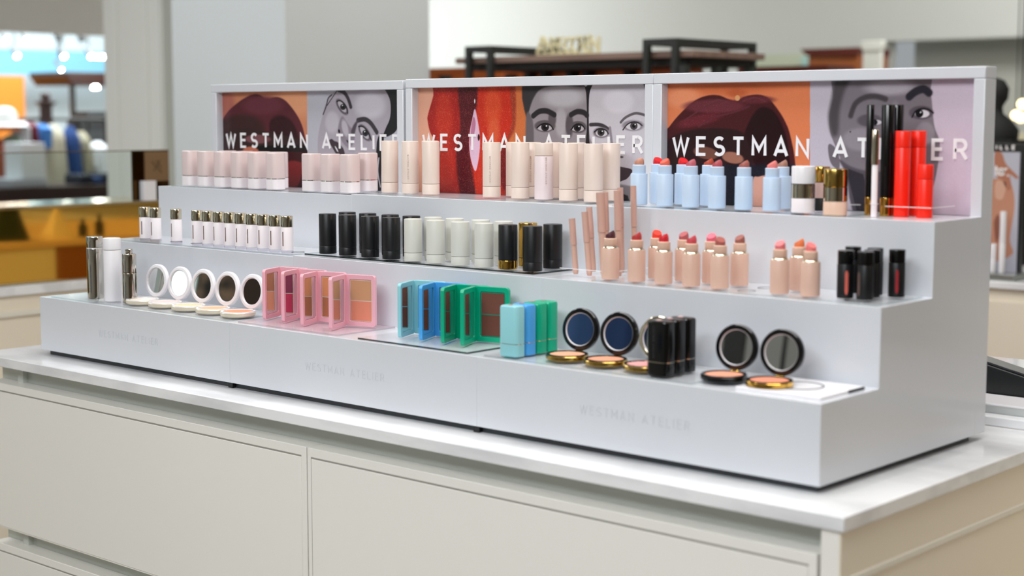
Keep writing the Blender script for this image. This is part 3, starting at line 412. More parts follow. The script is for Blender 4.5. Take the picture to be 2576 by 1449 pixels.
tray(-1.842, -1.262, .312, .452, T3-.0022, TH, 'clear tray under the pale pink sticks on the top step')
tray(-1.238, -.650, .316, .452, T3, TH, 'clear tray under the tall peach sticks on the top step')
tray(-.600, -.150, .316, .452, T3, TH, 'clear tray under the powder blue lipsticks on the top step')
# white plate with an empty round seat at the right end of the lowest step
t = thing('tester_plate', 'white glossy plate with an empty round seat at the lowest step\'s right end', 'tray', (-.150, .020, T1))
B().rrect([(0, 0), (0, .004)], .068, .060, .002, .068, .062).build('plate', WHT, t, bevel=.0008)
B().lathe([(.031, .0041), (.0335, .0041), (.0335, .0049), (.031, .0049), (.031, .0041)], 48, .066, .066, False, False).build('seat_ring', mat('grey_ring', (120, 122, 126), .3, .6), t)
B().box(.1362, .1372, .075, .118, .0003, .0045).build('edge_mark', DARKM, t)
# ================================================================= PRODUCTS
KINDS = {}
Z = TH+.0003
def bullet(parent, r, h, z0, m, cut=50, rz=0):
    b = B(); n = 24; pr = [(r, 0), (r, h*.35), (r*.97, h*.55), (r*.86, h*.74), (r*.66, h*.88), (r*.38, h*.97), (r*.1, h)]
    b.lathe(pr, n)
    nrm = Vector((-math.sin(R(cut)), 0, math.cos(R(cut))))
    geom = b.bm.verts[:]+b.bm.edges[:]+b.bm.faces[:]
    res = bmesh.ops.bisect_plane(b.bm, geom=geom, plane_co=Vector((r*.1, 0, h*.74)), plane_no=nrm, clear_outer=True)
    ed = [e for e in res['geom_cut'] if isinstance(e, bmesh.types.BMEdge)]
    bmesh.ops.contextual_create(b.bm, geom=ed)
    b.xf(Matrix.Rotation(rz, 4, 'Z')); b.xf(Matrix.Translation((0, 0, z0)))
    return b.build('bullet', m, parent)
def k_cap(r):
    B().rrect([(.0012, 0), (.0002, .0012), (.0002, .0215)], .0172, .0172, .010).build('base', WHTP, r)
    B().rrect([(.0006, .0215), (.0006, .0232)], .0172, .0172, .010).build('ring', SILV, r)
    B().rrect([(0, .0232), (0, .0740), (.0005, .0758), (.0022, .0768)], .0172, .0172, .010).build('cap', PINKC, r)
KINDS['lip_colour_stick'] = k_cap
def cyl_prof(r, z0, z1, be=.0012): return [(r-be, z0), (r, z0+be*.6), (r, z1-be), (r-be*.3, z1-be*.3), (r-be, z1)]
def k_found(r):
    B().lathe(cyl_prof(.0168, 0, .0196, .0006), 48).build('base', PEACH, r)
    B().lathe([(.0162, .0196), (.0162, .0200)], 48).build('seam', mat('seam_shadow', (176, 158, 148), .6), r)
    B().lathe(cyl_prof(.0168, .0200, .1015, .0010), 48).build('cap', PEACH, r)
KINDS['foundation_stick'] = k_found
def k_found_inv(r):
    B().lathe(cyl_prof(.0168, 0, .0782, .0006), 48).build('body', PEACH2, r)
    B().lathe([(.0162, .0782), (.0162, .0786)], 48).build('seam', mat('seam_shadow'), r)
    B().lathe(cyl_prof(.0168, .0786, .1015, .0010), 48).build('top_cap', PEACH, r)
KINDS['inverted_foundation_stick'] = k_found_inv
def k_blush(r):
    B().lathe(cyl_prof(.0166, 0, .0150, .0006), 48).build('base', BLK, r)
    B().lathe([(.0161, .0150), (.0161, .0154)], 48).build('seam', mat('seam_shadow'), r)
    B().lathe(cyl_prof(.0166, .0154, .0762, .0010), 48).build('cap', BLK, r)
KINDS['cream_stick'] = k_blush
def k_lip(r):   # open lipstick: body, collar, neck, bullet
    B().lathe(cyl_prof(.0142, 0, .0500, .0010), 40).build('body', NUDE, r)
    B().lathe([(.0132, .0501), (.0131, .0506), (.0107, .0530), (.0100, .0531)], 40).build('collar', PGOLD, r)
    B().lathe([(.0100, .0531), (.0103, .0536), (.0103, .0650), (.0095, .0660), (.0086, .0660), (.0086, .0640)], 40).build('neck', NUDE2, r)
    bullet(r, .0078, .0160, .0642, mat('bullet_red', (200, 60, 56), .4), 32)
KINDS['lipstick'] = k_lip
def k_blue(r):
    B().lathe(cyl_prof(.0144, 0, .0530, .0012), 40).build('body', BLUEP, r)
    B().lathe([(.0108, .0530), (.0112, .0534), (.0112, .0670), (.0104, .0678), (.0090, .0678), (.0090, .0655)], 40).build('neck', BLUEP, r)
    bullet(r, .0083, .0150, .0658, mat('bullet_red'), 32)
KINDS['blue_lipstick'] = k_blue
def k_serum(r):
    B().lathe([(.0112, 0), (.0118, .0005), (.0118, .0055)], 36).build('collar', clear('frosted_foot', (240, 238, 242), 1.2), r)
    B().lathe(cyl_prof(.0118, .0056, .0505, .0005), 36).build('bottle', WHTP, r)
    b = B(); rr = .01186; a0 = R(-84); n = 4; pts = []
    # a slot that shows the shade, following the wall of the bottle
    for z in (.014, .042): pts.append([(rr*math.cos(a0+R(11)*j/n-R(5.5)), rr*math.sin(a0+R(11)*j/n-R(5.5)), z) for j in range(n+1)])
    V = [[b.bm.verts.new(p) for p in q] for q in pts]
    W2 = [[b.bm.verts.new((p[0]*1.006, p[1]*1.006, p[2])) for p in q] for q in pts]
    for j in range(n): b.bm.faces.new((W2[0][j], W2[0][j+1], W2[1][j+1], W2[1][j]))
    b.bm.faces.new((V[0][0], W2[0][0], W2[1][0], V[1][0])); b.bm.faces.new((V[0][n], V[1][n], W2[1][n], W2[0][n]))
    b.build('shade_window', mat('window_brown', (104, 66, 50), .2), r)
    B().lathe(cyl_prof(.0118, .0507, .0720, .0012), 36).build('cap', PGOLD, r)
KINDS['serum_bottle'] = k_serum
def k_gloss(r):
    B().lathe(cyl_prof(.0120, 0, .0495, .0006), 36).build('tube', BLK, r)
    B().lathe(cyl_prof(.0117, .0497, .0690, .0010), 36).build('cap', BLKG, r)
    b = B(); rr = .0121; n = 5; V = []
    for z, wd in ((.006, 6), (.010, 11), (.036, 11), (.040, 6)):
        V.append([b.bm.verts.new((rr*math.cos(R(-90)+R(wd*2)*(j/n-.5)), rr*math.sin(R(-90)+R(wd*2)*(j/n-.5)), z)) for j in range(n+1)])
    for q in range(3):
        for j in range(n): b.bm.faces.new((V[q][j], V[q][j+1], V[q+1][j+1], V[q+1][j]))
    b.build('shade_window', mat('window_peach', (196, 84, 68), .8), r)
KINDS['lip_gloss'] = k_gloss
def k_jar(r):
    B().lathe(cyl_prof(.0182, 0, .0225, .0008), 48).build('base', WHTP, r)
    B().lathe([(.0178, .0226), (.0184, .0230), (.0184, .0440), (.0178, .0444)], 48).build('band', PGOLD, r)
    B().lathe(cyl_prof(.0184, .0445, .0722, .0014), 48).build('lid', WHT, r)
KINDS['cream_jar'] = k_jar
def k_box(r):   # rounded block stick
    B().rrect([(.0008, 0), (0, .0008), (0, .0195)], .0190, .0128, .0085).build('base', WHT, r)
    B().rrect([(.0003, .0195), (.0003, .0205)], .0190, .0128, .0085).build('ring', PGOLD, r)
    B().rrect([(0, .0205), (0, .0765), (.0010, .0790), (.0035, .0802)], .0190, .0128, .0085).build('cap', WHT, r)
    B().lathe([(.0045, .08021), (.0045, .0806), (.004, .0808)], 24, -.004, .0).build('top_emblem', mat('emblem_brown', (150, 112, 104), .4), r)
KINDS['contour_stick'] = k_box
PR = .0335
def k_compact(r):
    B().lathe([(PR-.003, 0), (PR, .0025), (PR, .0075), (PR-.001, .0085), (PR-.0055, .0085), (PR-.006, .0068)], 56).build('case', PGOLD, r)
    B().lathe([(PR-.0008, .0082), (PR-.0012, .0098), (PR-.0050, .0098), (PR-.0054, .0078)], 56, cap0=False, cap1=False).build('case_rim', WHT, r)
    b = B(); b.lathe([(PR-.0062, .0069), (PR-.0062, .0084), (PR-.010, .0090)], 56); b.build('powder', mat('powder', (236, 190, 160), .85), r)
    # the open lid stands up at the back edge, leaning away
    M = Matrix.Translation((0, PR+.001, .0095)) @ Matrix.Rotation(R(-7), 4, 'X') @ Matrix.Translation((0, 0, PR)) @ Matrix.Rotation(R(90), 4, 'X')
    lid = B().lathe([(PR-.0085, .0010), (PR-.0070, .0040), (PR-.0065, .0045), (PR-.0015, .0038), (PR, .0020), (PR, -.0030), (PR-.002, -.0045)], 56, cap0=True, cap1=True).xf(M).build('lid', WHT, r)
    B().lathe([(PR-.0087, .0012), (PR-.0087, .0016)], 56).xf(M).build('mirror', MIRR, lid, smooth=False)
    B().lathe([(PR-.0086, .0017), (PR-.0079, .0030), (PR-.0074, .0040), (PR-.0072, .0030)], 56, cap0=False, cap1=False).xf(M).build('mirror_bezel', SILV, lid)
    B().tube((-.006, PR+.0008, .0090), (.006, PR+.0008, .0090), .0022, n=14).build('hinge', PGOLD, r)
KINDS['powder_compact'] = k_compact
PW, PH, PT = .070, .093, .0065
def leaf(parent, name, ang, m, mirrored):
    """thin square leaf standing on edge, hinged along Z at the origin, running along +X before the turn; inner face is -Y (or +Y)"""
    sg = -1 if not mirrored else 1
    M = Matrix.Rotation(ang, 4, 'Z')
    b = B(); rad = .006; fr = .010
    # outline ring in XZ with a window, made from a frame plus a back plate
    def rr(x0, x1, z0, z1, r_, k=5):
        out = []
        for q, (cx, cz) in enumerate(((x1-r_, z1-r_), (x0+r_, z1-r_), (x0+r_, z0+r_), (x1-r_, z0+r_))):
            for j in range(k+1):
                t = q*PI/2+j/k*PI/2; out.append((cx+r_*math.cos(t), cz+r_*math.sin(t)))
        return out
    O = rr(.0045, PW, 0, PH, rad); I = rr(.0045+.011, PW-.007, .0085, PH-.0085, .003)
    ya, yb = (sg*PT, 0)                                     # inner face at ya, outer (back) at yb
    n = len(O)
    A = [b.bm.verts.new((p[0], yb, p[1])) for p in O]; C = [b.bm.verts.new((p[0], ya, p[1])) for p in O]
    D = [b.bm.verts.new((p[0], ya, p[1])) for p in I]; Ee = [b.bm.verts.new((p[0], ya*.55, p[1])) for p in I]
    b.bm.faces.new(A); b.bm.faces.new(Ee)
    for i in range(n):
        j = (i+1) % n
        b.bm.faces.new((A[i], A[j], C[j], C[i])); b.bm.faces.new((C[i], C[j], D[j], D[i])); b.bm.faces.new((D[i], D[j], Ee[j], Ee[i]))
    o = b.xf(M).build(name, m, parent, bevel=.0006)
    x0, x1, z0, z1 = .0045+.0115, PW-.0075, .009, PH-.009; yi = ya*.56; yj = ya*.78
    if mirrored:
        B().box(x0, x1, min(yi, yj), max(yi, yj), z0, z1).xf(M).build('mirror', MIRR, o, smooth=False)
    else:
        B().box(x0, x1, min(yi, ya*.72), max(yi, ya*.72), z0, z1).xf(M).build('pan_frame', mat('pan_frame_cream', (238, 222, 206), .4), o)
        zm = (z0+z1)/2
        for nm, a_, b_ in (('upper_powder', zm+.0009, z1-.0014), ('lower_powder', z0+.0014, zm-.0009)):
            B().box(x0+.0014, x1-.0014, min(ya*.74, ya*.86), max(ya*.74, ya*.86), a_, b_).xf(M).build(nm, mat('powder'), o)
    return o
def k_palette(r):
    leaf(r, 'powder_leaf', R(13), PPINK, False)
    leaf(r, 'mirror_leaf', R(-66), PPINK, True)
    h = B().tube((0, 0, .018), (0, 0, PH-.018), .0034, n=16); h.box(.0002, .010, -.0030, .0030, .026, PH-.026)
    h.build('hinge', PPINK, r)
KINDS['face_palette'] = k_palette

# ---- top step
X_CAPF = [-1.792, -1.736, -1.678, -1.620, -1.563, -1.503]
e1 = -.0022
for i, x in enumerate(X_CAPF):
    place('lip_colour_stick', (x, .3300, T3+Z+e1), 0, '%s pale pink capped lip stick from the left end of the top step' % ORD[i], 'lip stick', 'pale pink lip sticks with white bases')
for i, x in enumerate([-1.736, -1.678, -1.620, -1.563]):
    place('lip_colour_stick', (x+.010, .380, T3+Z+e1), 0, 'pale pink lip stick in the hidden second row behind the left six, %s from left' % ORD[i], 'lip stick', 'pale pink lip sticks with white bases')
for i, (x, nm) in enumerate(zip((-1.389, -1.332, -1.274), ('left', 'middle', 'right'))):
    place('lip_colour_stick', (x, .3300, T3+Z+e1), 0, 'pale pink lip stick, %s of the front three before the tilted face poster' % nm, 'lip stick', 'pale pink lip sticks with white bases')
place('lip_colour_stick', (-1.276, .380, T3+Z), 0, 'pale pink lip stick set back behind the row, beside the first tall peach stick', 'lip stick', 'pale pink lip sticks with white bases')
XF = [-1.199, -1.142, -1.085, -.926, -.855, -.798, -.740, -.683]
FL = ['first tall pale peach stick from the left on the top step', 'second tall peach stick on the top step with vertical lettering on its cap',
      'third tall peach stick from the left, left of the bare red lips gap', 'tall peach stick standing alone just right of the bare red lips gap',
      'tall peach stick overlapping one behind it, left of the inverted lilac pink stick', '', 'front peach stick just right of the inverted lilac pink stick', 'rightmost front peach stick, behind the pencil tops']
for i, x in enumerate(XF):
    if i == 5: place('inverted_foundation_stick', (x, .368, T3+Z), 0, 'inverted stick with lilac pink body and short peach cap among peach sticks', 'foundation stick', 'tall peach sticks on the top step', name='foundation_stick')
    else:
        o = place('foundation_stick', (x, .368, T3+Z), 0, FL[i], 'foundation stick', 'tall peach sticks on the top step')
for x, lb in ((-1.142, 'peach stick half hidden behind the second and third peach sticks'), (-.926+.008, 'peach stick behind the gap right of the lone peach stick'),
              (-.875, 'peach stick behind, seen left of the inverted lilac pink stick'), (-.822, 'peach stick behind, seen right of the inverted lilac pink stick'),
              (-.767, 'peach stick behind, between the two rightmost front peach sticks'), (-.688, 'back row peach stick at the right end, behind the tallest pencil')):
    place('foundation_stick', (x, .424, T3+Z), 0, lb, 'foundation stick', 'tall peach sticks on the top step')
INKF = mat('faint_ink', (196, 176, 166), .5)
for o in [q for q in list(COL.objects) if base(q.name) == 'foundation_stick' and q.get('label')]:
    x, y = o.location.x, o.location.y
    if (abs(x+1.142) < .002 and y < .4) or (abs(x+.926) < .002) or (abs(x+.798) < .002) or (abs(x+.875) < .002 and y > .4):
        words('lettering', INKF, o, .0030, .048, .0004, -.024, -.0015, -.01715, -.01680, Matrix.Rotation(R(32 if abs(x+.798) > .01 else 55), 4, 'Z') @ Matrix.Translation((0, 0, .052)) @ Matrix.Rotation(R(90), 4, 'Y'))
def bm_(n, c): return mat('bullet_'+n, c, .42)
BL = [(-.561, .34, bm_('tan', (196, 138, 116)), 0, 'powder blue lipstick with a tan bullet, leftmost of the blue row'),
      (-.507, .34, bm_('coral', (226, 100, 78)), 1.2, 'front powder blue lipstick with a coral orange bullet'),
      (-.454, .34, bm_('mauve', (196, 100, 112)), .3, 'front powder blue lipstick with a tall mauve pink bullet'),
      (-.402, .34, bm_('rose', (186, 84, 92)), .3, 'front powder blue lipstick with a dusky rose bullet'),
      (-.350, .34, bm_('brick', (172, 98, 88)), .4, 'powder blue lipstick with a brownish rose bullet before the dark lips'),
      (-.297, .34, bm_('salmon', (236, 128, 124)), .8, 'rightmost front powder blue lipstick with a salmon pink bullet'),
      (-.566, .40, bm_('scarlet', (208, 26, 36)), 2.8, 'back row powder blue lipstick with a scarlet bullet, leftmost of two scarlet ones'),
      (-.513, .40, bm_('scarlet', (208, 26, 36)), 2.8, 'back row powder blue lipstick with a scarlet bullet behind the mauve one'),
      (-.460, .40, bm_('rust', (184, 74, 54)), .6, 'back row powder blue lipstick with a rust orange bullet'),
      (-.316, .40, bm_('taupe', (178, 130, 112)), .6, 'back row powder blue lipstick with a taupe bullet beside the cream jar')]
for x, y, bmx, rz, lb in BL:
    place('blue_lipstick', (x, y, T3+Z), rz, lb, 'lipstick', 'powder blue lipsticks on the top step', {'bullet': bmx})
place('cream_jar', (-.237, .335, T3+Z), 0, 'cream jar with white lid and gold band on the top step', 'jar', 'gold banded jars')
place('cream_jar', (-.180, .335, T3+.0003), 0, 'gold lidded jar with peach base beside the white lidded jar', 'jar', 'gold banded jars',
      {'lid': mat('warm_gold', (214, 176, 96), .12, 1.), 'base': mat('peach_gloss', (236, 200, 178), .3)})
jb = thing('foundation_bottle', 'small bottle, gold cap, pink band and black foot, between and behind the two jars', 'bottle', (-.240, .395, T3+Z))
B().lathe(cyl_prof(.0128, 0, .0200, .0006), 36).build('foot', BLK, jb)
B().lathe(cyl_prof(.0128, .0202, .0450, .0006), 36).build('body', mat('dusty_pink', (222, 186, 178), .3), jb)
B().lathe(cyl_prof(.0128, .0452, .0700, .0012), 36).build('cap', GOLD, jb)
# mascaras, brow pencil and red tubes
def mascara(x, y, r, lb, zb=.008):
    t = thing('mascara', lb, 'mascara', (x, y, T3+.0003), 0, 'black tubes with gold feet')
    B().lathe(cyl_prof(r, 0, .0280, .0006), 32).build('foot', GOLD, t)
    B().lathe(cyl_prof(r*1.02, .0282, .1700, .0012), 32).build('cap', BLKG, t)
mascara(-.1508, .385, .0056, 'thin black tube with gold foot, left of the two thick black tubes')
mascara(-.1205, .385, .0098, 'thick black tube with gold foot, left one behind the white and gold pen')
mascara(-.1195, .4110, .0098, 'thick black tube with gold foot, right one behind the tall red tube')
t = thing('brow_pen', 'slim white pen with a pale gold cap before the black tubes', 'pen', (-.119, .345, T3+.0003))
B().lathe(cyl_prof(.0046, 0, .0790, .0006), 28).build('barrel', WHTP, t); B().lathe(cyl_prof(.0054, .0792, .1320, .0010), 28).build('cap', PGOLD, t)
def redtube(x, y, h, capf, lb):
    t = thing('mascara', lb, 'tube', (x, y, T3+.0003), 0, 'bright red tubes')
    zc_ = h-capf
    B().lathe(cyl_prof(.0118, 0, zc_-.0002, .0006), 36).build('tube', RED, t); B().lathe(cyl_prof(.0118, zc_, h, .0010), 36).build('cap', RED, t)
redtube(-.0945, .385, .130, .025, 'tall bright red tube, front one on the top step')
redtube(-.0895, .425, .130, .025, 'tall bright red tube standing behind the front tall one')
redtube(-.0560, .385, .080, .022, 'short bright red tube at the right end of the top step')
def holder(x0, x1, y0, y1, z, h, lb):
    t = thing('acrylic_holder', lb, 'holder', (x0, y0, z))
    W, D = x1-x0, y1-y0; wl = .0014
    B().box(0, W, 0, wl, .0002, h).box(0, W, D-wl, D, .0002, h).box(0, wl, wl, D-wl, .0002, h).box(W-wl, W, wl, D-wl, .0002, h).build('walls', CLEAR, t)
    B().box(0, W, -.0002, .0007, h-.0008, h+.0002).box(W-.0007, W+.0002, 0, D, h-.0008, h+.0002).build('rim', mat('bright_acrylic_rim', (246, 246, 248), .1), t)
    return t
holder(-.112, -.036, .366, .444, T3, .0165, 'low clear acrylic box around the feet of the red tubes')
def ringholder(x, y, r, h, lb):
    t = thing('acrylic_cup', lb, 'holder', (x, y, T3+.0002))
    B().lathe([(r, 0), (r, h), (r-.0012, h), (r-.0012, 0)], 32, cap0=False, cap1=False).build('wall', CLEAR, t)
    B().lathe([(r-.0012, h), (r, h), (r, h+.0005), (r-.0012, h+.0005)], 32, cap0=False, cap1=False).build('rim', mat('bright_acrylic_rim'), t)
ringholder(-.147, .338, .0085, .018, 'small empty clear acrylic cup right of the gold lidded jar')
ringholder(-.119, .345, .0072, .020, 'small clear acrylic cup holding the white and gold pen')

# ---- middle step
XS = [-1.750, -1.712, -1.640, -1.569, -1.534, -1.498, -1.463, -1.428, -1.393, -1.358, -1.322, -1.286]
for i, x in enumerate(XS):
    place('serum_bottle', (x, .1755, T2+Z+e1), R(-10 if i in (2, 5) else 0)+(R(12) if i < 1 else 0), '%s slim white bottle with a gold cap from the left on the middle step' % ORD[i], 'bottle', 'slim white bottles with gold caps')
greym = {'base': GREYW, 'cap': GREYW, 'seam': mat('grey_seam', (150, 150, 144), .6)}
blkm = {'base': BLK, 'cap': BLK, 'seam': mat('black_seam', (40, 42, 46), .5)}
goldb = {'base': GOLD, 'cap': BLK, 'seam': mat('black_seam')}
alg = {'base': GOLD, 'cap': GOLD, 'seam': mat('black_seam')}
XB = [-1.203, -1.147, -1.085, -1.028, -.971, -.914, -.853, -.796, -.740, -.684]
for i, x in enumerate(XB):
    mm = blkm if i < 4 or i == 9 else goldb if i == 8 else greym
    lb = ('%s matte black stick from the left in the front of the middle step' % ORD[i] if i < 4 else
          '%s light grey stick from the left in the front of the middle step' % ORD[i-4] if i < 8 else
          'matte black stick with a polished gold base, right of the grey sticks' if i == 8 else 'front matte black stick right of the gold based one')
    place('cream_stick', (x, .206, T2+Z), 0, lb, 'cream stick', 'matte sticks on the middle step', mm)
XBB = [-1.155+.004-.058, -1.093, -1.036, -.979, -.924, -.860, -.804, -.747, -.690]
for i, x in enumerate([-1.155, -1.093, -1.036, -.979, -.924, -.860, -.804, -.747, -.690]):
    mm = blkm if i < 3 or i == 8 else alg if i == 7 else greym
    lb = ('%s black stick of the back row, its top showing above the front sticks' % ORD[i+1] if i < 3 else
          '%s light grey stick of the back row behind the front grey ones' % ORD[i-3] if i < 7 else
          'all gold stick half hidden behind the front black stick' if i == 7 else 'rightmost matte black stick, set back beside the slim pencils')
    place('cream_stick', (x, .266, T2+Z), 0, lb, 'cream stick', 'matte sticks on the middle step', mm)
place('cream_stick', (-1.213, .266, T2+Z), 0, 'first black stick of the back row, behind the second front one', 'cream stick', 'matte sticks on the middle step', blkm)
def pencil(px0, py0, px1, py1, z0, z1, r, split, lb):
    t = thing('lip_pencil', lb, 'pencil', (px0, py0, T2), 0, 'rosy beige pencils in clear holders')
    a = Vector((0, 0, z0)); c = Vector((px1-px0, py1-py0, z1)); mpt = a.lerp(c, split)
    B().tube(a, a.lerp(c, .045), r*.72, r*.95, 20).tube(a.lerp(c, .0451), mpt, r*.95, n=20).build('barrel', PENC, t)
    B().tube(mpt, mpt.lerp(c, .008), r*.8, n=20).build('seam', mat('pencil_seam', (150, 110, 98), .6), t)
    B().tube(mpt.lerp(c, .0081), c, r*1.08, n=20).build('cap', mat('rosy_beige_cap', (206, 164, 150), .4), t)
pencil(-.588, .205, -.597, .205, .004, .096, .0050, .52, 'leftmost and shortest slim rosy pencil beside the black sticks')
pencil(-.559, .205, -.570, .205, .003, .108, .0050, .52, 'second slim rosy pencil from the left, leaning slightly')
pencil(-.596, .262, -.6065, .262, .003, .112, .0048, .52, 'slim rosy pencil half hidden behind the second one')
pencil(-.536, .215, -.5455, .215, .004, .140, .0066, .52, 'thickest rosy pencil, third group from the left')
pencil(-.566, .262, -.573, .262, .004, .138, .0050, .52, 'slim rosy pencil hidden behind the thickest one')
pencil(-.514, .226, -.519, .226, .004, .144, .0054, .53, 'rosy pencil standing right behind the plum lipstick')
pencil(-.545, .275, -.551, .275, .004, .146, .0046, .53, 'slim rosy pencil second from the right, behind its neighbour')
pencil(-.519, .275, -.5235, .275, .004, .150, .0046, .53, 'rightmost and tallest slim rosy pencil on the middle step')
holder(-.607, -.499, .186, .292, T2, .0150, 'low clear acrylic box around the feet of the pencils')
NL = [(-.478-.026, .190, bm_('plum', (78, 34, 44)), .5, 'nude lipstick with a dark plum bullet, leftmost beside the pencils'),
      (-.451, .190, bm_('brickred', (186, 56, 56)), .5, 'nude lipstick with a brick red bullet right of the plum one'),
      (-.398, .190, bm_('crimson', (206, 30, 42)), .2, 'front nude lipstick with a low crimson bullet'),
      (-.345, .190, bm_('rosered', (206, 74, 84)), .4, 'front nude lipstick with a rose red bullet'),
      (-.292, .190, bm_('cinnamon', (168, 88, 80)), 2.6, 'front nude lipstick with a cinnamon brown bullet'),
      (-.186, .190, bm_('pink', (222, 116, 120)), 1.6, 'nude lipstick with a pink bullet, left of the right-hand three'),
      (-.134, .190, bm_('blush', (232, 122, 120)), 2.8, 'nude lipstick with a blush pink bullet, rightmost front one'),
      (-.452, .245, bm_('vermilion', (238, 60, 40)), 2.6, 'back row nude lipstick with a vermilion bullet'),
      (-.399, .245, bm_('dustyrose', (178, 88, 92)), 1.5, 'back row nude lipstick with a tall dusty rose bullet'),
      (-.346, .245, bm_('hotpink', (226, 98, 118)), 1.8, 'back row nude lipstick with a bright pink bullet'),
      (-.293, .245, bm_('cocoa', (156, 92, 82)), 1.4, 'back row nude lipstick with a cocoa brown bullet'),
      (-.187, .245, bm_('orange', (240, 128, 76)), .4, 'back row nude lipstick with a pointed orange bullet')]
for x, y, bmx, rz, lb in NL:
    place('lipstick', (x, y, T2+Z), rz, lb, 'lipstick', 'nude lipsticks on the middle step', {'bullet': bmx})
win = {'p': {'shade_window': mat('window_peach', (206, 96, 80), .8)}, 'r': {'shade_window': mat('window_red', (150, 16, 26), .7)}, 'n': {'shade_window': mat('window_taupe', (92, 70, 62), .7)}, 'k': {'shade_window': BLK}}
for x, y, k, rz, lb in ((-.084, .203, 'p', 38, 'black lip gloss tube with a peach window, front left of its cluster'), (-.052, .203, 'n', -20, 'black lip gloss tube in front of its cluster, taupe window at its left edge'),
                     (-.109, .268, 'k', 40, 'black lip gloss tube hidden at the back left of its cluster'), (-.0725, .268, 'k', 90, 'black lip gloss tube behind, in the middle of its cluster'),
                     (-.036, .266, 'r', 30, 'black lip gloss tube with a dark red window, rightmost on the step')):
    place('lip_gloss', (x, y, T2+Z), R(rz), lb, 'lip gloss', 'black lip gloss tubes', win[k])
place('lip_gloss', (-.060, .2365, T2+Z), R(90), 'black lip gloss tube squeezed between the front and back ones', 'lip gloss', 'black lip gloss tubes', win['k'])

# ---- lowest step
t = thing('cleanser_bottle', 'tall polished silver bottle at the far left of the lowest step', 'bottle', (-1.743, .045, T1+Z))
B().lathe(cyl_prof(.0168, 0, .1045, .0006), 48).build('body', SILV, t); B().lathe([(.0160, .1045), (.0160, .1058)], 48).build('seam', WHT, t); B().lathe(cyl_prof(.0168, .1059, .1290, .0010), 48).build('cap', SILV, t)
t = thing('lotion_bottle', 'tall plain white bottle beside the silver one on the lowest step', 'bottle', (-1.681, .045, T1+Z))
B().lathe(cyl_prof(.0180, 0, .1045, .0006), 48).build('body', WHT, t); B().lathe([(.0174, .1045), (.0174, .1049)], 48).build('seam', mat('grey_seam'), t); B().lathe(cyl_prof(.0180, .1050, .1290, .0012), 48).build('cap', WHT, t)
t = thing('dropper_bottle', 'shorter silver dropper bottle with a small button top', 'bottle', (-1.622, .045, T1+Z))
B().lathe(cyl_prof(.0146, 0, .0610, .0006), 40).build('body', SILV, t); B().lathe([(.0140, .0610), (.0149, .0613), (.0149, .0625), (.0140, .0628)], 40).build('ring', PGOLD, t)
B().lathe(cyl_prof(.0144, .0629, .1000, .0008), 40).build('cap', SILV, t); B().lathe([(.0075, .1001), (.0078, .1010), (.0078, .1040), (.0066, .1040), (.0066, .1050), (.0080, .1055), (.0080, .1085), (.0072, .1095)], 32).build('button', SILV, t)
def pw(n, c): return mat('powder_'+n, c, .85)
WC = [(-1.598, 'ivory', (238, 228, 222), 'leftmost white compact, ivory powder'), (-1.522, 'palepink', (238, 208, 204), 'white compact with pale pink powder, second from the left'),
      (-1.446, 'apricot', (242, 208, 172), 'white compact with pale apricot powder, middle of the five'), (-1.369, 'peach', (238, 182, 140), 'white compact with peach powder, fourth of the five'),
      (-1.293, 'coral', (232, 152, 116), 'white compact with coral powder, rightmost beside the pink palettes')]
for x, n, c, lb in WC:
    place('powder_compact', (x, .0580, T1+Z), R(4), 'open '+lb, 'compact', 'open white compacts', {'powder': pw(n, c), 'mirror_bezel': WHT, 'case': mat('champagne_case', (232, 222, 200), .18, .3)})
DC = [(-.484, 'tanpeach', (232, 170, 138), BLKG, 'black open compact beside the green sticks'), (-.408, 'nudepeach', (226, 156, 126), BLKG, 'second black open compact, gold sided base'),
      (-.333, 'rose', (232, 160, 158), PGOLD, 'gold rimmed open compact half hidden behind the black block sticks'),
      (-.193, 'sand', (232, 158, 130), BLKG, 'black open compact just right of the black block sticks'), (-.117, 'terracotta', (222, 140, 112), BLKG, 'rightmost black open compact with a shiny gold base')]
for i, (x, n, c, lm, lb) in enumerate(DC):
    caseg = BLKG if i == 3 else GOLD if i == 4 else mat('warm_gold')
    place('powder_compact', (x, .0580, T1+Z), R(6), lb, 'compact', 'open dark compacts', {'powder': pw(n, c), 'lid': lm, 'case': caseg, 'case_rim': lm, 'hinge': mat('warm_gold')})
def pal(x, y, mcol, up_, lo_, lb, grp, fr=(238, 222, 206), rz=0):
    mp_ = mat('palette_'+lb.split()[0]+lb.split()[1], mcol, .22) if not isinstance(mcol, bpy.types.Material) else mcol
    place('face_palette', (x, y, T1+Z), rz, lb, 'palette', grp, {'powder_leaf': mp_, 'mirror_leaf': mp_, 'hinge': mp_, 'upper_powder': pw('u%d%d%d' % up_, up_), 'lower_powder': pw('u%d%d%d' % lo_, lo_), 'pan_frame': mat('pf%d%d%d' % fr, fr, .4)})
gp = 'open pink face palettes'; gt = 'open teal, blue and green face palettes'
pal(-1.244, .118, PPINK, (186, 122, 92), (238, 158, 124), 'leftmost open pink palette, brown over peach', gp)
pal(-1.188, .116, PPINK, (140, 56, 84), (208, 58, 92), 'second open pink palette, plum over raspberry', gp)
pal(-1.126, .108, PPINK, (214, 140, 96), (174, 108, 74), 'third open pink palette, tan over brown', gp)
pal(-1.047, .106, PPINK, (200, 146, 108), (222, 134, 108), 'rightmost open pink palette showing its tan and coral pans', gp)
TEAL = mat('palette_teal', (146, 208, 216), .25); BLUE = mat('palette_blue', (74, 164, 232), .25); GRN = mat('palette_green', (0, 168, 128), .25); GRN2 = GRN
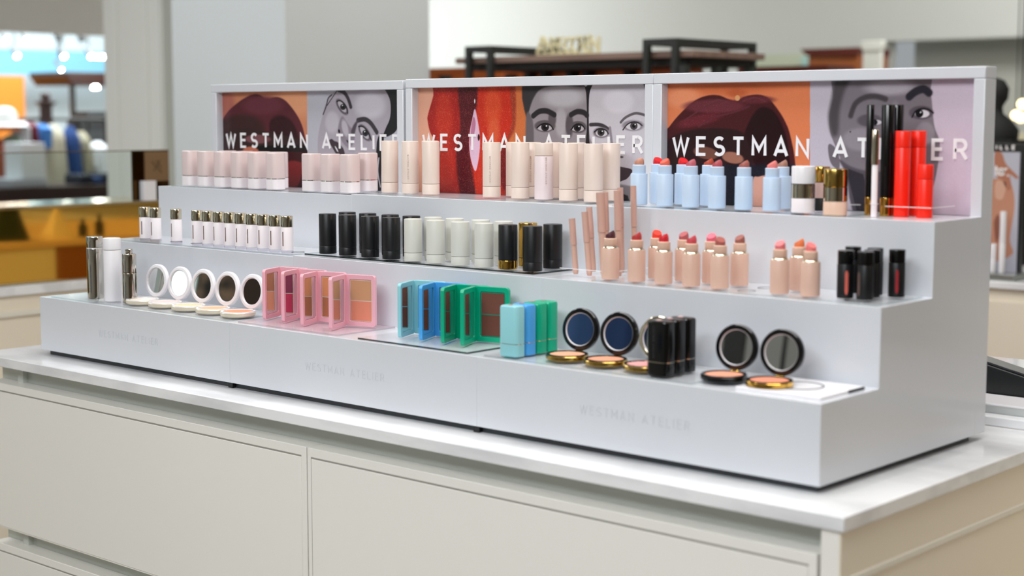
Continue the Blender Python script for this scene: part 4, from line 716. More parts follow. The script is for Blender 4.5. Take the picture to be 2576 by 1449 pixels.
for i, (x, m_, lb) in enumerate(((-.881, TEAL, 'open light teal palette with brown pans'), (-.830, BLUE, 'open bright blue palette with brown pans'), (-.779, GRN, 'left open emerald green palette with brown pans'), (-.734, GRN2, 'right open emerald green palette showing both dark brown pans'))):
    fr = ((130, 190, 196), (90, 160, 210), (30, 160, 130), (30, 160, 130))[i]
    pal(x, .114, m_, (112, 66, 52), (106, 60, 46), lb, gt, fr)
for i, (m_, lb) in enumerate(((TEAL, 'light teal block stick, nearest of the coloured four'), (BLUE, 'bright blue block stick behind the teal one'), (GRN, 'emerald block stick behind the blue one'), (GRN2, 'rearmost emerald block stick near the first black compact'))):
    place('contour_stick', (-.573, .030+.0267*i, T1+Z), 0, lb, 'block stick', 'coloured block sticks', {'base': m_, 'cap': m_})
for i, lb in enumerate(('front black block stick with raised lettering', 'second black block stick behind the front one', 'rearmost black block stick with a pink top emblem')):
    o = place('contour_stick', (-.287, .034+.0267*i, T1+Z), 0, lb, 'block stick', 'black block sticks', {'base': BLKG, 'cap': BLKG, 'top_emblem': mat('pink_emblem', (226, 190, 186), .4)})
    if i == 0:
        words('lettering', mat('dark_grey_ink', (60, 60, 64), .4), o, .0026, .046, .0004, -.023, -.0013, -.0133, -.0127, Matrix.Translation((-.004, 0, .050)) @ Matrix.Rotation(R(90), 4, 'Y'))
# ================================================================= BEHIND THE ISLAND
OAK = mat('wood_red_brown', (140, 66, 30), .4, noise=((110, 46, 20), 4, .35, .65, (1, 8, 8)))
ORW = mat('wood_orange', (206, 108, 44), .42, noise=((180, 88, 32), 3, .35, .65, (1, 1, 6)))
DKW = mat('dark_walnut', (48, 26, 22), .35)
MBLK = mat('black_metal', (34, 36, 34), .45)
# left island with the gold mirrored display
LX = -3.15
lw = tag(B().box(LX-1.0, LX, -1.6, 2.1, CT-.030, CT).build('stone_worktop', QUARTZ, bevel=.002), 'white stone worktop of the left background island under the gold plinth', 'worktop')
lc = thing('background_cabinet', 'cream panelled cabinet of the left background island', 'cabinet', (LX-.5, 0, 0))
lc_o = Vector((LX-.5, 0, 0))
def bxo(org, *a): return B().box(a[0]-org[0], a[1]-org[0], a[2]-org[1], a[3]-org[1], a[4]-org[2], a[5]-org[2])
bxo(lc_o, LX-.98, LX-.02, -1.58, 2.08, .02, CT-.0305).build('carcass', CABS, lc)
bxo(lc_o, LX-.0199, LX-.010, -1.58, 2.08, .843, CT-.0305).build('top_rail', CABS, lc)
bxo(lc_o, LX-.0199, LX-.002, -1.58, 2.08, .826, .8425).build('moulding', mat('side_moulding_paint'), lc, bevel=.002)
bxo(lc_o, LX-.0199, LX-.010, -1.58, 2.08, .06, .8255).build('lower_panel', CABS, lc)
GMIR = mat('amber_gold_mirror', (228, 180, 84), .05, 1.)
gp_ = thing('gold_mirror_plinth', 'long low amber gold mirrored plinth on the left background worktop', 'display plinth', (-3.33, .4, CT+.0002))
B().box(-.15, .15, -1.6, .90, 0, .2245).build('mirror_box', GMIR, gp_, bevel=.0015)
B().box(-.155, .155, -1.605, .905, .2247, .2330).build('top_plate', mat('bright_gold_edge', (236, 214, 160), .12, 1.), gp_)
B().box(-.155, .155, -1.605, .905, 0, .006).xf(Matrix.Translation((0, 0, -.0001))).build('foot_strip', mat('bright_gold_edge'), gp_)
gx = -3.20
zt_ = onX(0, 384, gx).z; yR = onX(424, 384, gx).y; yL = onX(334, 384, gx).y; zb_ = CT+.2337
gl = thing('glass_screen', 'clear glass screen with a thin gold top edge on the gold plinth', 'screen', (gx, 0, zb_))
B().box(-.004, 0, -1.1, yL-.002, 0, zt_-zb_-.003).build('pane', clear('screen_glass', (246, 250, 248), .7), gl)
B().box(-.005, .001, -1.1, yR, zt_-zb_-.0028, zt_-zb_).build('gold_edge', mat('bright_gold_edge'), gl)
bz = thing('bronze_mirror_panel', 'bronze mirrored panel with a brown logo card, right end of the glass screen', 'display panel', (gx, yL, zb_))
W_, H_ = yR-yL, zt_-zb_-.003
B().box(-.010, 0, 0, W_, 0, H_).build('mirror_back', mat('dark_bronze_mirror', (96, 66, 34), .08, 1.), bz)
ca = onX(362, 386, gx).y-yL; cb = onX(422, 386, gx).y-yL; cz_ = onX(390, 455, gx).z-zb_
B().box(.0002, .004, ca, cb, cz_, H_-.002).build('logo_card', mat('brown_card', (128, 100, 70), .5), bz)
b = B(); mid = (ca+cb)/2; mz = (cz_+H_)/2
for (a0, b0, a1, b1) in ((-.020, .014, .018, -.022), (-.012, -.016, .012, .018), (-.002, .018, .016, -.006)):
    b.tube((.0045, mid+a0, mz+b0), (.0045, mid+a1, mz+b1), .0014, n=8)
b.build('monogram', mat('monogram_brown', (70, 52, 34), .5), bz)
bxp = onX(378, 513, gx+.03); by0, by1 = onX(363, 490, gx+.03).y, onX(394, 490, gx+.03).y
tag(B().box(gx+.006, gx+.03, by0, by1, zb_+.0002, onX(378, 455, gx+.03).z).build('white_box', WHT, bevel=.001), 'small white upright carton before the bronze panel', 'carton')

# ---- far shop seen through the opening on the left
QX = -11.0
def q(px, py, X=QX): return onX(px, py, X)
tag(B().box(-12.6, -12.5, q(-60, 100, -12.5).y, 8.8, q(0, 186, -12.5).z, q(0, 122, -12.5).z).build('blue_glass_band', mat('blue_glass', (120, 178, 204), .15)), 'pale blue glass band high on the far shop wall', 'glass band')
o_ = q(0, 192, -12.3); o2 = q(60, 192, -12.3)
tag(B().box(-12.4, -12.3, o_.y-1.2, o2.y, .0, o2.z).build('orange_partition', mat('orange_laminate', (222, 132, 44), .5)), 'tall orange partition panel at the far left', 'partition')
EM = mat('lamp_glow', (255, 255, 255), .5, emit=(255, 253, 246), estr=60)
for i, (px, py, r) in enumerate(((15, 98, .024), (66, 98, .024), (42, 139, .022), (160, 140, .022), (228, 140, .022), (153, 174, .014))):
    p = q(px, py, -10.6); top = 3.44
    t = thing('track_lamp', ['glowing track lamp at the far left edge', 'glowing track lamp, second from the left', 'low glowing lamp under the far left track lamps', 'glowing lamp above the dark gondola rail', 'glowing lamp merging with the light bar', 'small glowing lamp beside the gondola top'][i], 'lamp', p, 0, 'glowing lamps in the far shop')
    b = B().lathe([(.02, .10), (r*.9, .06), (r*1.05, .0), (r*.98, -.012), (r*.95, 0)], 24, cap1=False); b.xf(Matrix.Rotation(R(-50), 4, 'Y')).build('lamp_can', mat('lamp_grey', (120, 124, 124), .5), t)
    B().lathe([(0.002, .004), (r*.94, .003), (r*.9, -.010), (.002, -.016)], 24).xf(Matrix.Rotation(R(-60), 4, 'Y')).build('lens', EM, t)
    B().tube((-.03, 0, .07), (-.03, 0, top-p.z), .008).build('stem', mat('lamp_grey'), t)
for i, (px, py) in enumerate(((150, 94), (208, 96))):
    p = q(px, py, -10.6)
    t = thing('track_lamp', ['unlit grey track lamp, left of the two', 'unlit grey track lamp, right of the two'][i], 'lamp', p, 0, 'unlit track lamps in the far shop')
    B().lathe([(.02, .09), (.035, .05), (.042, -.02), (.036, -.02)], 20).xf(Matrix.Rotation(R(35), 4, 'X')).build('lamp_can', mat('lamp_grey'), t)
    B().tube((0, 0, .06), (0, 0, 3.44-p.z), .008).build('stem', mat('lamp_grey'), t)
p = q(250, 143, -10.7); tag(B().box(p.x-.03, p.x+.03, p.y-.03, p.y+.25, p.z-.012, p.z+.012).box(p.x-.004, p.x+.004, p.y+.1, p.y+.108, p.z+.0121, 3.44).build('light_bar', EM), 'horizontal glowing light bar near the pilaster in the far shop', 'lamp')
# dark gondola with a crown
g0, g1 = q(168, 180, -11.0), q(300, 180, -11.0); gz = g0.z; gb = q(170, 214, -11.0).z
t = thing('gondola', 'tall dark walnut gondola with a crown top in the far shop', 'display unit', (-11.3, g0.y, 0))
B().prism([(0, gz), (0, gz-.04), (.05, gz-.10), (.05, gb), (1.3, gb), (1.3, gz)], 'x', -.3, .3).build('crown', DKW, t, bevel=.004)
py_ = q(178, 250, -11.1).y-g0.y
B().box(.18, .22, py_, py_+.035, .02, gb-.001).build('post', MBLK, t); B().box(.18, .22, py_+.9, py_+.94, .02, gb-.001).build('post', MBLK, t)
b = B(); lp = q(240, 221, -11.1); lp_l = lp-Vector((-11.3, g0.y, 0))
b.lathe([(.012, .03), (.030, .0), (.028, -.006)], 20).xf(Matrix.Translation(lp_l)).build('under_lamp', EM, t)
# shelf boxes, table, finial, rail
def blk(name, px0, py0, px1, py1, X, dep, m_, lb, cat, grp=None, bev=.004, z0=None):
    a, b_ = onX(px0, py0, X), onX(px1, py1, X)
    if z0 is not None: b_.z = z0
    return tag(B().box(X-dep, X, a.y, b_.y, b_.z, a.z).build(name, m_, bevel=bev), lb, cat, grp)
DGR = mat('charcoal_box', (48, 50, 52), .6)
blk('storage_box', 200, 296, 219, 330, -11.05, .2, DGR, 'small charcoal box beside the stacked grey boxes', 'box', 'charcoal boxes on the gondola')
blk('storage_box', 221, 280, 300, 328, -11.1, .2, DGR, 'upper charcoal box on the gondola shelf', 'box', 'charcoal boxes on the gondola', z0=onX(214, 330, -11.1).z+.001)
blk('storage_box', 214, 330, 300, 374, -11.1, .2, mat('dark_slate', (62, 66, 68), .6), 'lower charcoal box on the gondola shelf', 'box', 'charcoal boxes on the gondola', z0=onX(214, 375, -11.02).z+.001)
blk('gondola_shelf', 214, 375, 300, 380, -11.02, .5, DKW, 'dark shelf board carrying the charcoal boxes', 'shelf')
tt = q(0, 474, -9.6)
tb = thing('dark_table', 'long dark walnut table under the clothes in the far shop', 'table', (-9.85, 5.6, 0))
B().box(-.28, .28, -2.6, 1.7, tt.z-.05, tt.z).build('tabletop', DKW, tb); B().box(-.25, .25, -2.5, 1.6, tt.z-.3, tt.z-.051).build('apron', mat('dark_mahogany', (52, 20, 22), .4), tb)
for ly in (-2.45, 1.5): B().box(-.24, .24, ly, ly+.08, .01, tt.z-.301).build('leg', DKW, tb)
f = q(116, 300, -10.6)
ra, rb2 = q(-20, 300, -10.6), q(270, 302, -10.6)
rk = thing('clothes_rack', 'dark rail rack with a turned ball finial post carrying the row of clothes', 'clothes rack', (f.x, f.y, 0)); t = rk
zz = lambda y: q(116, y, -10.6).z
B().lathe([(.06, .01), (.06, zz(312)), (.055, zz(306))], 24).build('post', DKW, t)
B().lathe([(.052, zz(306)+.0002), (.052, zz(268)), (.075, zz(262)), (.092, zz(258)), (.092, zz(256)), (.04, zz(253)), (.03, zz(250)), (.03, zz(249))], 28).build('capital', DKW, t)
zc_, rb = zz(243), .042
B().lathe([(rb*math.sin(PI*k/12)+.0004, zc_-rb*math.cos(PI*k/12)) for k in range(13)], 24).build('ball', DKW, t)
u0, u1 = ra.y-f.y, rb2.y-f.y
B().tube((0, u0, ra.z), (0, u1, ra.z), .014).build('rail', MBLK, rk)
for yy in (u0+.02, u1-.02): B().tube((0, yy, .01), (0, yy, ra.z-.012), .014).build('upright', MBLK, rk)
def garment(px0, px1, ytop, ybot, c, lb, seed, cat='jacket', X=-10.35):
    random.seed(seed); a, c2 = onX(px0, ytop, X), onX(px1, ybot, X); wd = (c2.y-a.y)*.84; L = a.z-c2.z
    t = thing('hanging_'+cat, lb, cat, (X, (a.y+c2.y)/2, c2.z), 0, 'clothes hanging in the far shop')
    rings = []; n = 28; ph = random.random()*6
    for k in range(11):
        u = k/10; z = L*u; half = wd/2*(1.0 if u < .72 else (1-((u-.72)/.28)**2*.78)); dp = .11*(1 if u < .8 else 1-(u-.8)*3.2)
        ring = []
        for j in range(n):
            th = 2*PI*j/n; rip = 1+.10*math.sin(5*th+ph+u*1.2)*(1-u*.7)
            ring.append((dp*math.cos(th)*rip, half*math.sin(th)*(1+.05*math.sin(4*th+ph)), z))
        rings.append(ring)
    B().rings(rings).build('body', mat('cloth_%d_%d_%d' % c, c, .9, bump=(30, .4)), t)
    for sgn in (-1, 1):
        if sgn == 1 or seed % 2: B().tube((.03, sgn*wd*.36, L*.84), (.07, sgn*wd*.46, L*.22), wd*.13, wd*.09, 14).build('sleeve', mat('cloth_%d_%d_%d' % c), t)
    B().tube((0, 0, L), (0, 0, min(L+.05, ra.z-c2.z+.004)), .004).build('hanger_hook', MBLK, t)
GA = [(12, 48, 338, 380, (150, 180, 160), 'mint green garment at the left of the rack', 'shirt'), (36, 74, 306, 376, (226, 228, 232), 'white garment beside the mint green one', 'shirt'),
      (62, 90, 306, 372, (104, 30, 44), 'maroon garment between the white and blue ones', 'shirt'), (82, 128, 312, 372, (60, 116, 182), 'mid blue garment behind the cream coat', 'shirt'),
      (106, 164, 312, 470, (206, 200, 178), 'long cream coat in the middle of the rack', 'coat'), (156, 200, 316, 470, (34, 66, 122), 'long navy garment beside the cream coat', 'coat'),
      (184, 226, 330, 450, (172, 166, 140), 'khaki jacket right of the navy garment', 'jacket'), (222, 270, 356, 440, (222, 226, 230), 'white garment at the right end by the pilaster', 'shirt'),
      (-30, 30, 350, 474, (164, 92, 70), 'terracotta jacket at the far left edge', 'jacket')]
for i, g in enumerate(GA): garment(g[0], g[1], g[2], g[3], g[4], g[5], i+2, g[6], -10.35+.02*(i % 3))
riser_top = onX(30, 451, -9.66).z
blk('white_display_box', 54, 360, 116, 450, -9.70, .25, mat('matte_white', (226, 228, 230), .6), 'white square display box in front of the clothes', 'box', z0=riser_top+.0005)
blk('display_riser', 30, 451, 120, 473, -9.66, .3, mat('matte_grey_white', (190, 192, 200), .6), 'low pale riser on the dark table', 'riser', z0=tt.z+.0005)
for i, (a, c, y0, y1, col) in enumerate(((206, 236, 440, 474, (24, 30, 44)), (238, 262, 446, 474, (30, 60, 110)), (262, 300, 436, 474, (20, 22, 30)))):
    blk('folded_stack', a, y0, c, y1, -9.70, .25, mat('fold_%d' % i, col, .8), ['dark folded stack on the table, left of three', 'blue folded stack on the table, middle of three', 'black folded stack on the table beside the pilaster'][i], 'folded clothes', 'folded stacks on the dark table', .01, z0=tt.z+.0005)
sh = q(0, 322, -10.2); 
blk('orange_shelf', -30, 318, 52, 330, -10.15, .4, ORW, 'orange wood shelf under the white hats', 'shelf')
b = B(); hp = q(12, 317, -10.3); n = 26
b.lathe([(.19, 0), (.175, .004), (.10, .020), (.095, .10), (.06, .14), (.01, .15)], 30).xf(Matrix.Translation((hp.x, hp.y, hp.z+.001)))
tag(b.build('sun_hat', mat('white_straw', (232, 234, 232), .8), ang=60), 'white brimmed hat on the orange shelf at the left edge', 'hat')

# ---- wooden fixture with black metal frames behind the stands
FYy = 3.2
def fx(px, py, dy=0): return onY(px, py, FYy+dy)
L0, R0 = fx(1145, 150), fx(1745, 121); zt = (L0.z+R0.z)/2; zs = zt-.026
fxo = thing('wooden_fixture', 'large shop fixture with a brown wood top board and black metal frames', 'display fixture', ((L0.x+R0.x)/2, FYy, 0))
org = Vector(((L0.x+R0.x)/2, FYy, 0)); dep = .50
bxo(org, L0.x, R0.x, FYy, FYy+dep, zs, zt).build('top_board', mat('brown_wood_board', (132, 108, 96), .5, noise=((112, 88, 78), 3, .3, .7, (1, 8, 8))), fxo, bevel=.002)
bxo(org, L0.x+.06, R0.x-.04, FYy+.04, FYy+dep-.04, zs-.030, zs-.0005).build('under_beam', mat('near_black_beam', (22, 20, 18), .6), fxo)
def frame_loop(xa, ya, yb, ztop, r=.013):
    b = B()
    b.box(xa-r, xa+r, ya-r, ya+r, .01, ztop).box(xa-r, xa+r, yb-r, yb+r, .01, ztop).box(xa-r, xa+r, ya+r, yb-r, ztop-2*r, ztop)
    b.xf(Matrix.Translation(-org)); return b.build('metal_frame', MBLK, fxo)
zf = fx(1235, 116).z
for pxa in (1178, 1236): pass
xa, xb = fx(1180, 130, -.02).x, fx(1234, 130, -.02).x; zfa = fx(1207, 116, -.02).z
def gate(x0, x1, yy, z, r=.013):
    b = B(); b.box(x0-r, x0+r, yy-r, yy+r, .01, z).box(x1-r, x1+r, yy-r, yy+r, .01, z).box(x0+r, x1-r, yy-r, yy+r, z-2*r, z)
    b.xf(Matrix.Translation(-org)); return b
for (pa, pb) in ((1180, 1234), (1628, 1700)):
    A = fx(pa, 110, -.016); C = fx(pb, 110, -.016); zA = fx((pa+pb)/2, 116 if pa < 1300 else 97, -.016).z
    gate(A.x, C.x, FYy-.016, zA).build('metal_frame', MBLK, fxo)
    gate(A.x, C.x, FYy+dep+.016, zA).build('metal_frame', MBLK, fxo)
    b = B()
    for X in (A.x, C.x): b.box(X-.013, X+.013, FYy-.002, FYy+dep+.002, zA-.026, zA)
    b.xf(Matrix.Translation(-org)).build('metal_rail', MBLK, fxo)
cx_ = R0.x
bxo(org, L0.x-.15+.0, R0.x-.30, FYy+dep-.03, FYy+dep-.005, .02, fx(1300, 174, dep).z).build('orange_back_panel', mat('glowing_orange_wood', (226, 112, 52), .5, noise=((200, 92, 36), 3, .35, .65, (1, 1, 5))), fxo)
for pxa in (1120, 1285, 1334, 1375, 1440, 1482, 1585):
    P_ = onY(pxa, 185, FYy+dep-.06); bxo(org, P_.x-.014, P_.x+.014, FYy+dep-.09, FYy+dep-.0305, .02, zs-.031).build('shelf_post', MBLK, fxo)
# side cabinet with mirrored doors at the right end of the fixture
for k, (pa, pb) in enumerate(((1735, 1790), (1815, 1880))):
    ya = onX(pa, 170, R0.x-.02).y; yb = onX(pb, 170, R0.x-.02).y
    bxo(org, R0.x-.034, R0.x-.022, ya+.005, yb-.005, .3, zs-.06).build('pale_door', mat(('pale_door_grey', 'pale_door_blue')[k], ((158, 164, 170), (142, 172, 188))[k], .3), fxo)
    bxo(org, R0.x-.050, R0.x-.018, ya-.03, ya, .01, zs-.031).build('shelf_post', MBLK, fxo)
bxo(org, R0.x-.050, R0.x-.018, onX(1886, 170, R0.x-.02).y-.0, onX(1886, 170, R0.x-.02).y+.03, .01, zs-.031).build('shelf_post', MBLK, fxo)
# gold letters on the top board (too blurred in the photo to read for certain)
sg = fx(1352, 133, .10); sg2 = fx(1506, 125, .10)
sgn = text_b('ANNIE COREN', .070, (sg2.x-sg.x), .011, 0, .006, -.006, .006); sgn.box(0, sg2.x-sg.x, -.008, .008, 0, .008)
s_ = sgn.build('gold_sign', mat('sign_gold', (216, 208, 168), .4, .0), None, smooth=False); s_.location = (sg.x, FYy+.10, zt+.0015); tag(s_, 'row of small pale gold sign letters on the wooden fixture top', 'sign')
# orange wood wall unit at its left
A = onY(1084, 172, 4.4); C = onY(1300, 168, 4.4)
tag(B().box(A.x-.6, C.x, 4.4, 4.5, .01, A.z).build('orange_wall_unit', ORW), 'orange wood panel unit beyond the fixture, just right of the pillar', 'panel')

# ---- far right: brown cabinets, column, pale display
def fb(name, px0, py0, px1, py1, Y, dep, m_, lb, cat, zmin=None, bev=.006):
    a, b_ = onY(px0, py0, Y), onY(px1, py1, Y)
    return tag(B().box(a.x, b_.x, Y, Y+dep, (b_.z if zmin is None else zmin), a.z).build(name, m_, bevel=bev), lb, cat)
YF = 7.6
t = thing('brown_cabinet', 'distant brown wooden cabinet with a dark crown, top just above the stands', 'cabinet', (0, YF, 0))
a, b_ = onY(2034, 140, YF), onY(2160, 140, YF); a2, b2 = onY(2018, 124, YF), onY(2162, 124, YF)
B().box(a.x, b_.x, 0, .4, .01, a.z).build('body', mat('chestnut', (150, 84, 42), .5), t)
B().prism([(a2.x, a2.z), (a.x, a.z+.001), (b_.x, b_.z+.001), (b2.x, a2.z)], 'y', -.03, .42).build('crown', mat('dark_mahogany_red', (88, 30, 18), .5), t)
a, b_ = onY(1926, 172, 6.3), onY(2150, 172, 6.3)
tag(B().box(a.x, b_.x, 6.0, 6.3, .01, a.z).build('mahogany_counter', mat('dark_mahogany_red')), 'low dark mahogany counter edge before the brown cabinet', 'counter')
t = thing('white_column', 'distant white column with a square capital beside the soffit', 'column', (onY(2197, 120, 6.8).x, 6.8, 0))
cw = (onY(2224, 120, 6.8).x-onY(2170, 120, 6.8).x)/2
B().box(-cw*.82, cw*.82, -cw*.25, cw*.25, .01, onY(2197, 128, 6.8).z).build('shaft', mat('column_white', (224, 226, 218), .6), t)
z1_ = onY(2197, 128, 6.8).z; z2_ = onY(2197, 103, 6.8).z
B().prism([(-cw*.85, z1_+.001), (cw*.85, z1_+.001), (cw, z1_+.04), (cw, z2_), (-cw, z2_), (-cw, z1_+.04)], 'y', -cw*.35, cw*.35).build('capital', mat('column_white'), t, bevel=.004)
fb('pale_showcase', 1896, 137, 2026, 180, 8.3, .2, mat('pale_green_case', (196, 206, 184), .5), 'pale green white showcase between the fixture and the brown cabinet', 'showcase', .01)
fb('glass_block', 2016, 142, 2034, 166, 8.2, .06, mat('aqua_glow', (170, 214, 208), .3), 'small aqua glass block at the end of the pale showcase', 'glass block', .01)

# ---- right edge, behind the stands
YC = onZ(2490, 707, CT).y
xl_, xr_ = onY(2380, 700, YC).x, 1.2
tag(B().box(xl_, xr_, YC, YC+.9, CT-.022, CT).build('stone_worktop', QUARTZ, bevel=.002), 'pale stone worktop of the right background counter, under the framed poster', 'worktop')
t = thing('background_cabinet', 'beige cabinet of the right background counter', 'cabinet', (0, YC, 0))
B().box(xl_+.02, xr_, .02, .88, .02, CT-.0225).build('carcass', CABS, t)
B().box(xl_+.02, xr_, .010, .0199, .02, .858).build('door_panel', CABS, t, bevel=.002)
YQ = YC+.16
def rq(px, py, Y=None): return onY(px, py, YQ if Y is None else Y)
t = thing('framed_poster', 'black framed advert with a hand on a face on the right counter', 'poster', (rq(2440, 650).x, YQ, CT+.0003))
ox = rq(2440, 650).x; xR = rq(2568, 500).x-ox; zT = rq(2540, 362).z-CT
B().box(0, xR, .004, .03, 0, zT).build('frame', mat('black_frame', (24, 26, 28), .4), t, bevel=.002)
xi = rq(2562, 500).x-ox; zi1 = rq(2540, 383).z-CT; zi0 = .012
B().box(.006, xi, .001, .0035, zi0, zi1).build('print', mat('poster_pale_lilac', (190, 190, 204), .4), t)
SK1, SK2, SK3 = mat('skin_warm', (196, 138, 112), .6), mat('skin_deep', (140, 84, 66), .6), mat('skin_light', (214, 168, 146), .6)
def shape(pts, m_, nm, d):
    P_ = [(rq(x, y).x-ox, rq(x, y).z-CT) for x, y in pts]; P_ = [tuple(p) for p in smooth_pts(P_, True, 5)]
    B().prism(P_, 'y', .001-d, .0009).build(nm, m_, t, smooth=False)
shape([(2490, 470), (2504, 450), (2530, 452), (2546, 470), (2552, 520), (2540, 600), (2546, 640), (2490, 645)], SK1, 'printed_face', .0003)
shape([(2502, 386), (2520, 386), (2530, 412), (2560, 444), (2556, 450), (2540, 440), (2544, 470), (2534, 478), (2520, 452), (2504, 440)], mat('skin_mid', (178, 116, 90), .6), 'printed_hand', .0006)
shape([(2500, 560), (2512, 540), (2516, 580), (2506, 612)], SK2, 'printed_shadow', .0006)
shape([(2506, 456), (2530, 462), (2522, 500), (2504, 496)], SK3, 'printed_highlight', .0006)
hd = thing  # header letters: the photo shows the end of a word
zH = rq(2530, 377).z-CT; b = text_b('ILLE', rq(2530, 365).z-CT-zH, rq(2552, 370).x-rq(2506, 370).x, .004, rq(2506, 370).x-ox, zH, .001, .0038); b.build('header_letters', WHITEINK, t, smooth=False)
zW = rq(2520, 443).z-CT; b = text_b('ter,', .036, rq(2538, 430).x-rq(2502, 430).x, .0055, rq(2502, 430).x-ox, zW, -.0004, .0002); b.build('print_words', WHITEINK, t, smooth=False)
# tray and white tubes
p = rq(2440, 655, YC+.05); p2 = rq(2556, 650, YC+.05)
tag(B().box(p.x, p2.x, YC+.04, YC+.14, CT+.0003, CT+.018).build('mirror_tray', mat('smoked_tray', (150, 154, 150), .1, .6), bevel=.002), 'smoked mirrored tray under the white tubes on the right counter', 'tray')
YT = YC+.09
def tubeR(px0, px1, py, lb):
    a, b_ = onY(px0, 600, YT), onY(px1, 600, YT); r_ = (b_.x-a.x)/2*.78; h = onY(px0, py, YT).z-CT-.0185
    t = thing('white_tube', lb, 'tube', ((a.x+b_.x)/2, YT, CT+.0183), 0, 'white tubes on the right tray')
    B().lathe(cyl_prof(r_, 0, h*.5, .001), 28).build('tube', WHT, t); B().lathe(cyl_prof(r_*.98, h*.5+.0003, h, .001), 28).build('cap', WHT, t)
tubeR(2513, 2532, 531, 'tall slim white tube in front of the framed poster'); tubeR(2490, 2509, 612, 'short white jar bottle beside the tall white tube'); tubeR(2473, 2487, 575, 'white tube mostly hidden behind the stand edge')
# dark bust and pale lights above the poster
YB2 = YC+1.1
a = onY(2515, 300, YB2)
b = B(); b.lathe([(.14, 0), (.145, .06), (.10, .12), (.05, .16), (.045, .20), (.075, .25), (.08, .31), (.05, .36), (.01, .375)], 28)
o = b.build('black_bust', mat('black_velvet', (16, 17, 18), .8), ang=60); zb0 = onY(2515, 352, YB2).z; o.scale = (.62, .62, .62); o.location = (a.x-.02, YB2, zb0)
tag(o, 'black display bust on a pedestal behind the framed poster', 'display bust')
pz = thing('black_pedestal', 'black pedestal carrying the black bust', 'pedestal', (a.x-.02, YB2, 0))
B().box(-.10, .10, -.10, .10, .01, zb0-.03).build('column', mat('black_velvet'), pz); B().box(-.12, .12, -.12, .12, zb0-.0298, zb0-.0003).build('top_plate', mat('black_velvet'), pz)
fbx = onY(2530, 340, YC+1.6); 
tag(B().box(fbx.x-.06, fbx.x+.6, YC+1.6, YC+1.9, .01, fbx.z+.005).build('beige_showcase', mat('beige_case', (196, 188, 160), .5)), 'beige showcase far behind the framed poster', 'showcase')
for i, (px, py) in enumerate(((2556, 290), (2568, 296), (2572, 262))):
    p = onY(px, py, YC+2.2); b = B().lathe([(.022*math.sin(PI*k/8)+.0002, -.022*math.cos(PI*k/8)) for k in range(9)], 16)
    o = b.build('globe_lamp', mat('warm_glow', (255, 240, 190), .5, emit=(255, 232, 170), estr=4)); o.location = p
    B().tube((0, 0, .0222), (0, 0, 3.44-p.z), .003, n=8).build('cord', MBLK, o)
    tag(o, ['small warm globe lamp at the right edge, lowest left', 'small warm globe lamp at the right edge, lowest right', 'small warm globe lamp at the right edge, highest'][i], 'lamp', 'warm globe lamps')

# ---- service ledge joined to the back of the island, with the black device
RZ = CT+.0155
led = thing('rear_ledge', 'slightly raised white ledge along the back of the island', 'ledge', (-.9, IY1+.0005, 0))
B().box(-1.1, 2.1, 0, .62, .02, RZ-.0157).build('body', CABS, led); B().box(-1.1, 2.1, 0, .62, RZ-.0155, RZ).build('slab', QUARTZ, led, bevel=.0015)
pA = onY(2470, 1012, .70)
rs = thing('white_riser_tray', 'low white tray with a clear front on the ledge under the black device', 'tray', (.02, .628, RZ+.0003))
B().box(-.16, .5, .004, .085, .0, .0125).build('base', mat('frosted_grey', (206, 210, 208), .3), rs); B().box(-.16, .5, .0, .0035, .0, .0125).build('clear_front', CLEAR, rs); B().box(-.16, .5, .0, .088, .0128, .0160).build('top', WHT, rs, bevel=.001)
dv = thing('black_device', 'glossy black slanted device behind the stand, reflecting blue', 'device', (0, .75, 0))
def dvp(px, py): p_ = onY(px, py, .722); return (p_.x, p_.z)
B().prism([dvp(2440, 902), dvp(2640, 970), dvp(2640, 1046), dvp(2500, 1001), dvp(2440, 1003)], 'y', -.028, .012).build('body', mat('device_black', (20, 24, 26), .3), dv, bevel=.003)
tp = [dvp(2440, 900), dvp(2640, 968)]
B().prism([(tp[0][0], tp[0][1]+.0005), (tp[1][0], tp[1][1]+.0005), (tp[1][0], tp[1][1]+.0035), (tp[0][0], tp[0][1]+.0035)], 'y', -.027, .011).build('glossy_screen', mat('screen_blue_black', (10, 16, 30), .04, 0, 1.0, coat=1.), dv)
fl = onY(2492, 893, .93)
b = B(); random.seed(5)
for k in range(14):
    t_ = 2*PI*k/14*2.4; r_ = .004+.0011*k; M = Matrix.Translation((r_*math.cos(t_), r_*math.sin(t_), .014-.0006*k)) @ Matrix.Rotation(t_, 4, 'Z') @ Matrix.Rotation(R(20+3*k), 4, 'Y')
    c = B().lathe([(.002, -.010), (.006, -.006), (.0085, 0), (.0075, .006), (.003, .010)], 12); c.xf(Matrix.Diagonal((.35, 1, 1, 1)).to_4x4()); c.xf(M)
    me_ = bpy.data.meshes.new('tmp'); c.bm.to_mesh(me_); c.bm.free(); b.bm.from_mesh(me_); bpy.data.meshes.remove(me_)
o = b.build('white_flower', mat('petal_white', (238, 230, 220), .8), ang=60); o.location = (fl.x, .93, RZ+.012); o.scale = (1.3, 1.3, 1.3)
tag(o, 'cream white flower head on the ledge behind the stand', 'flower')

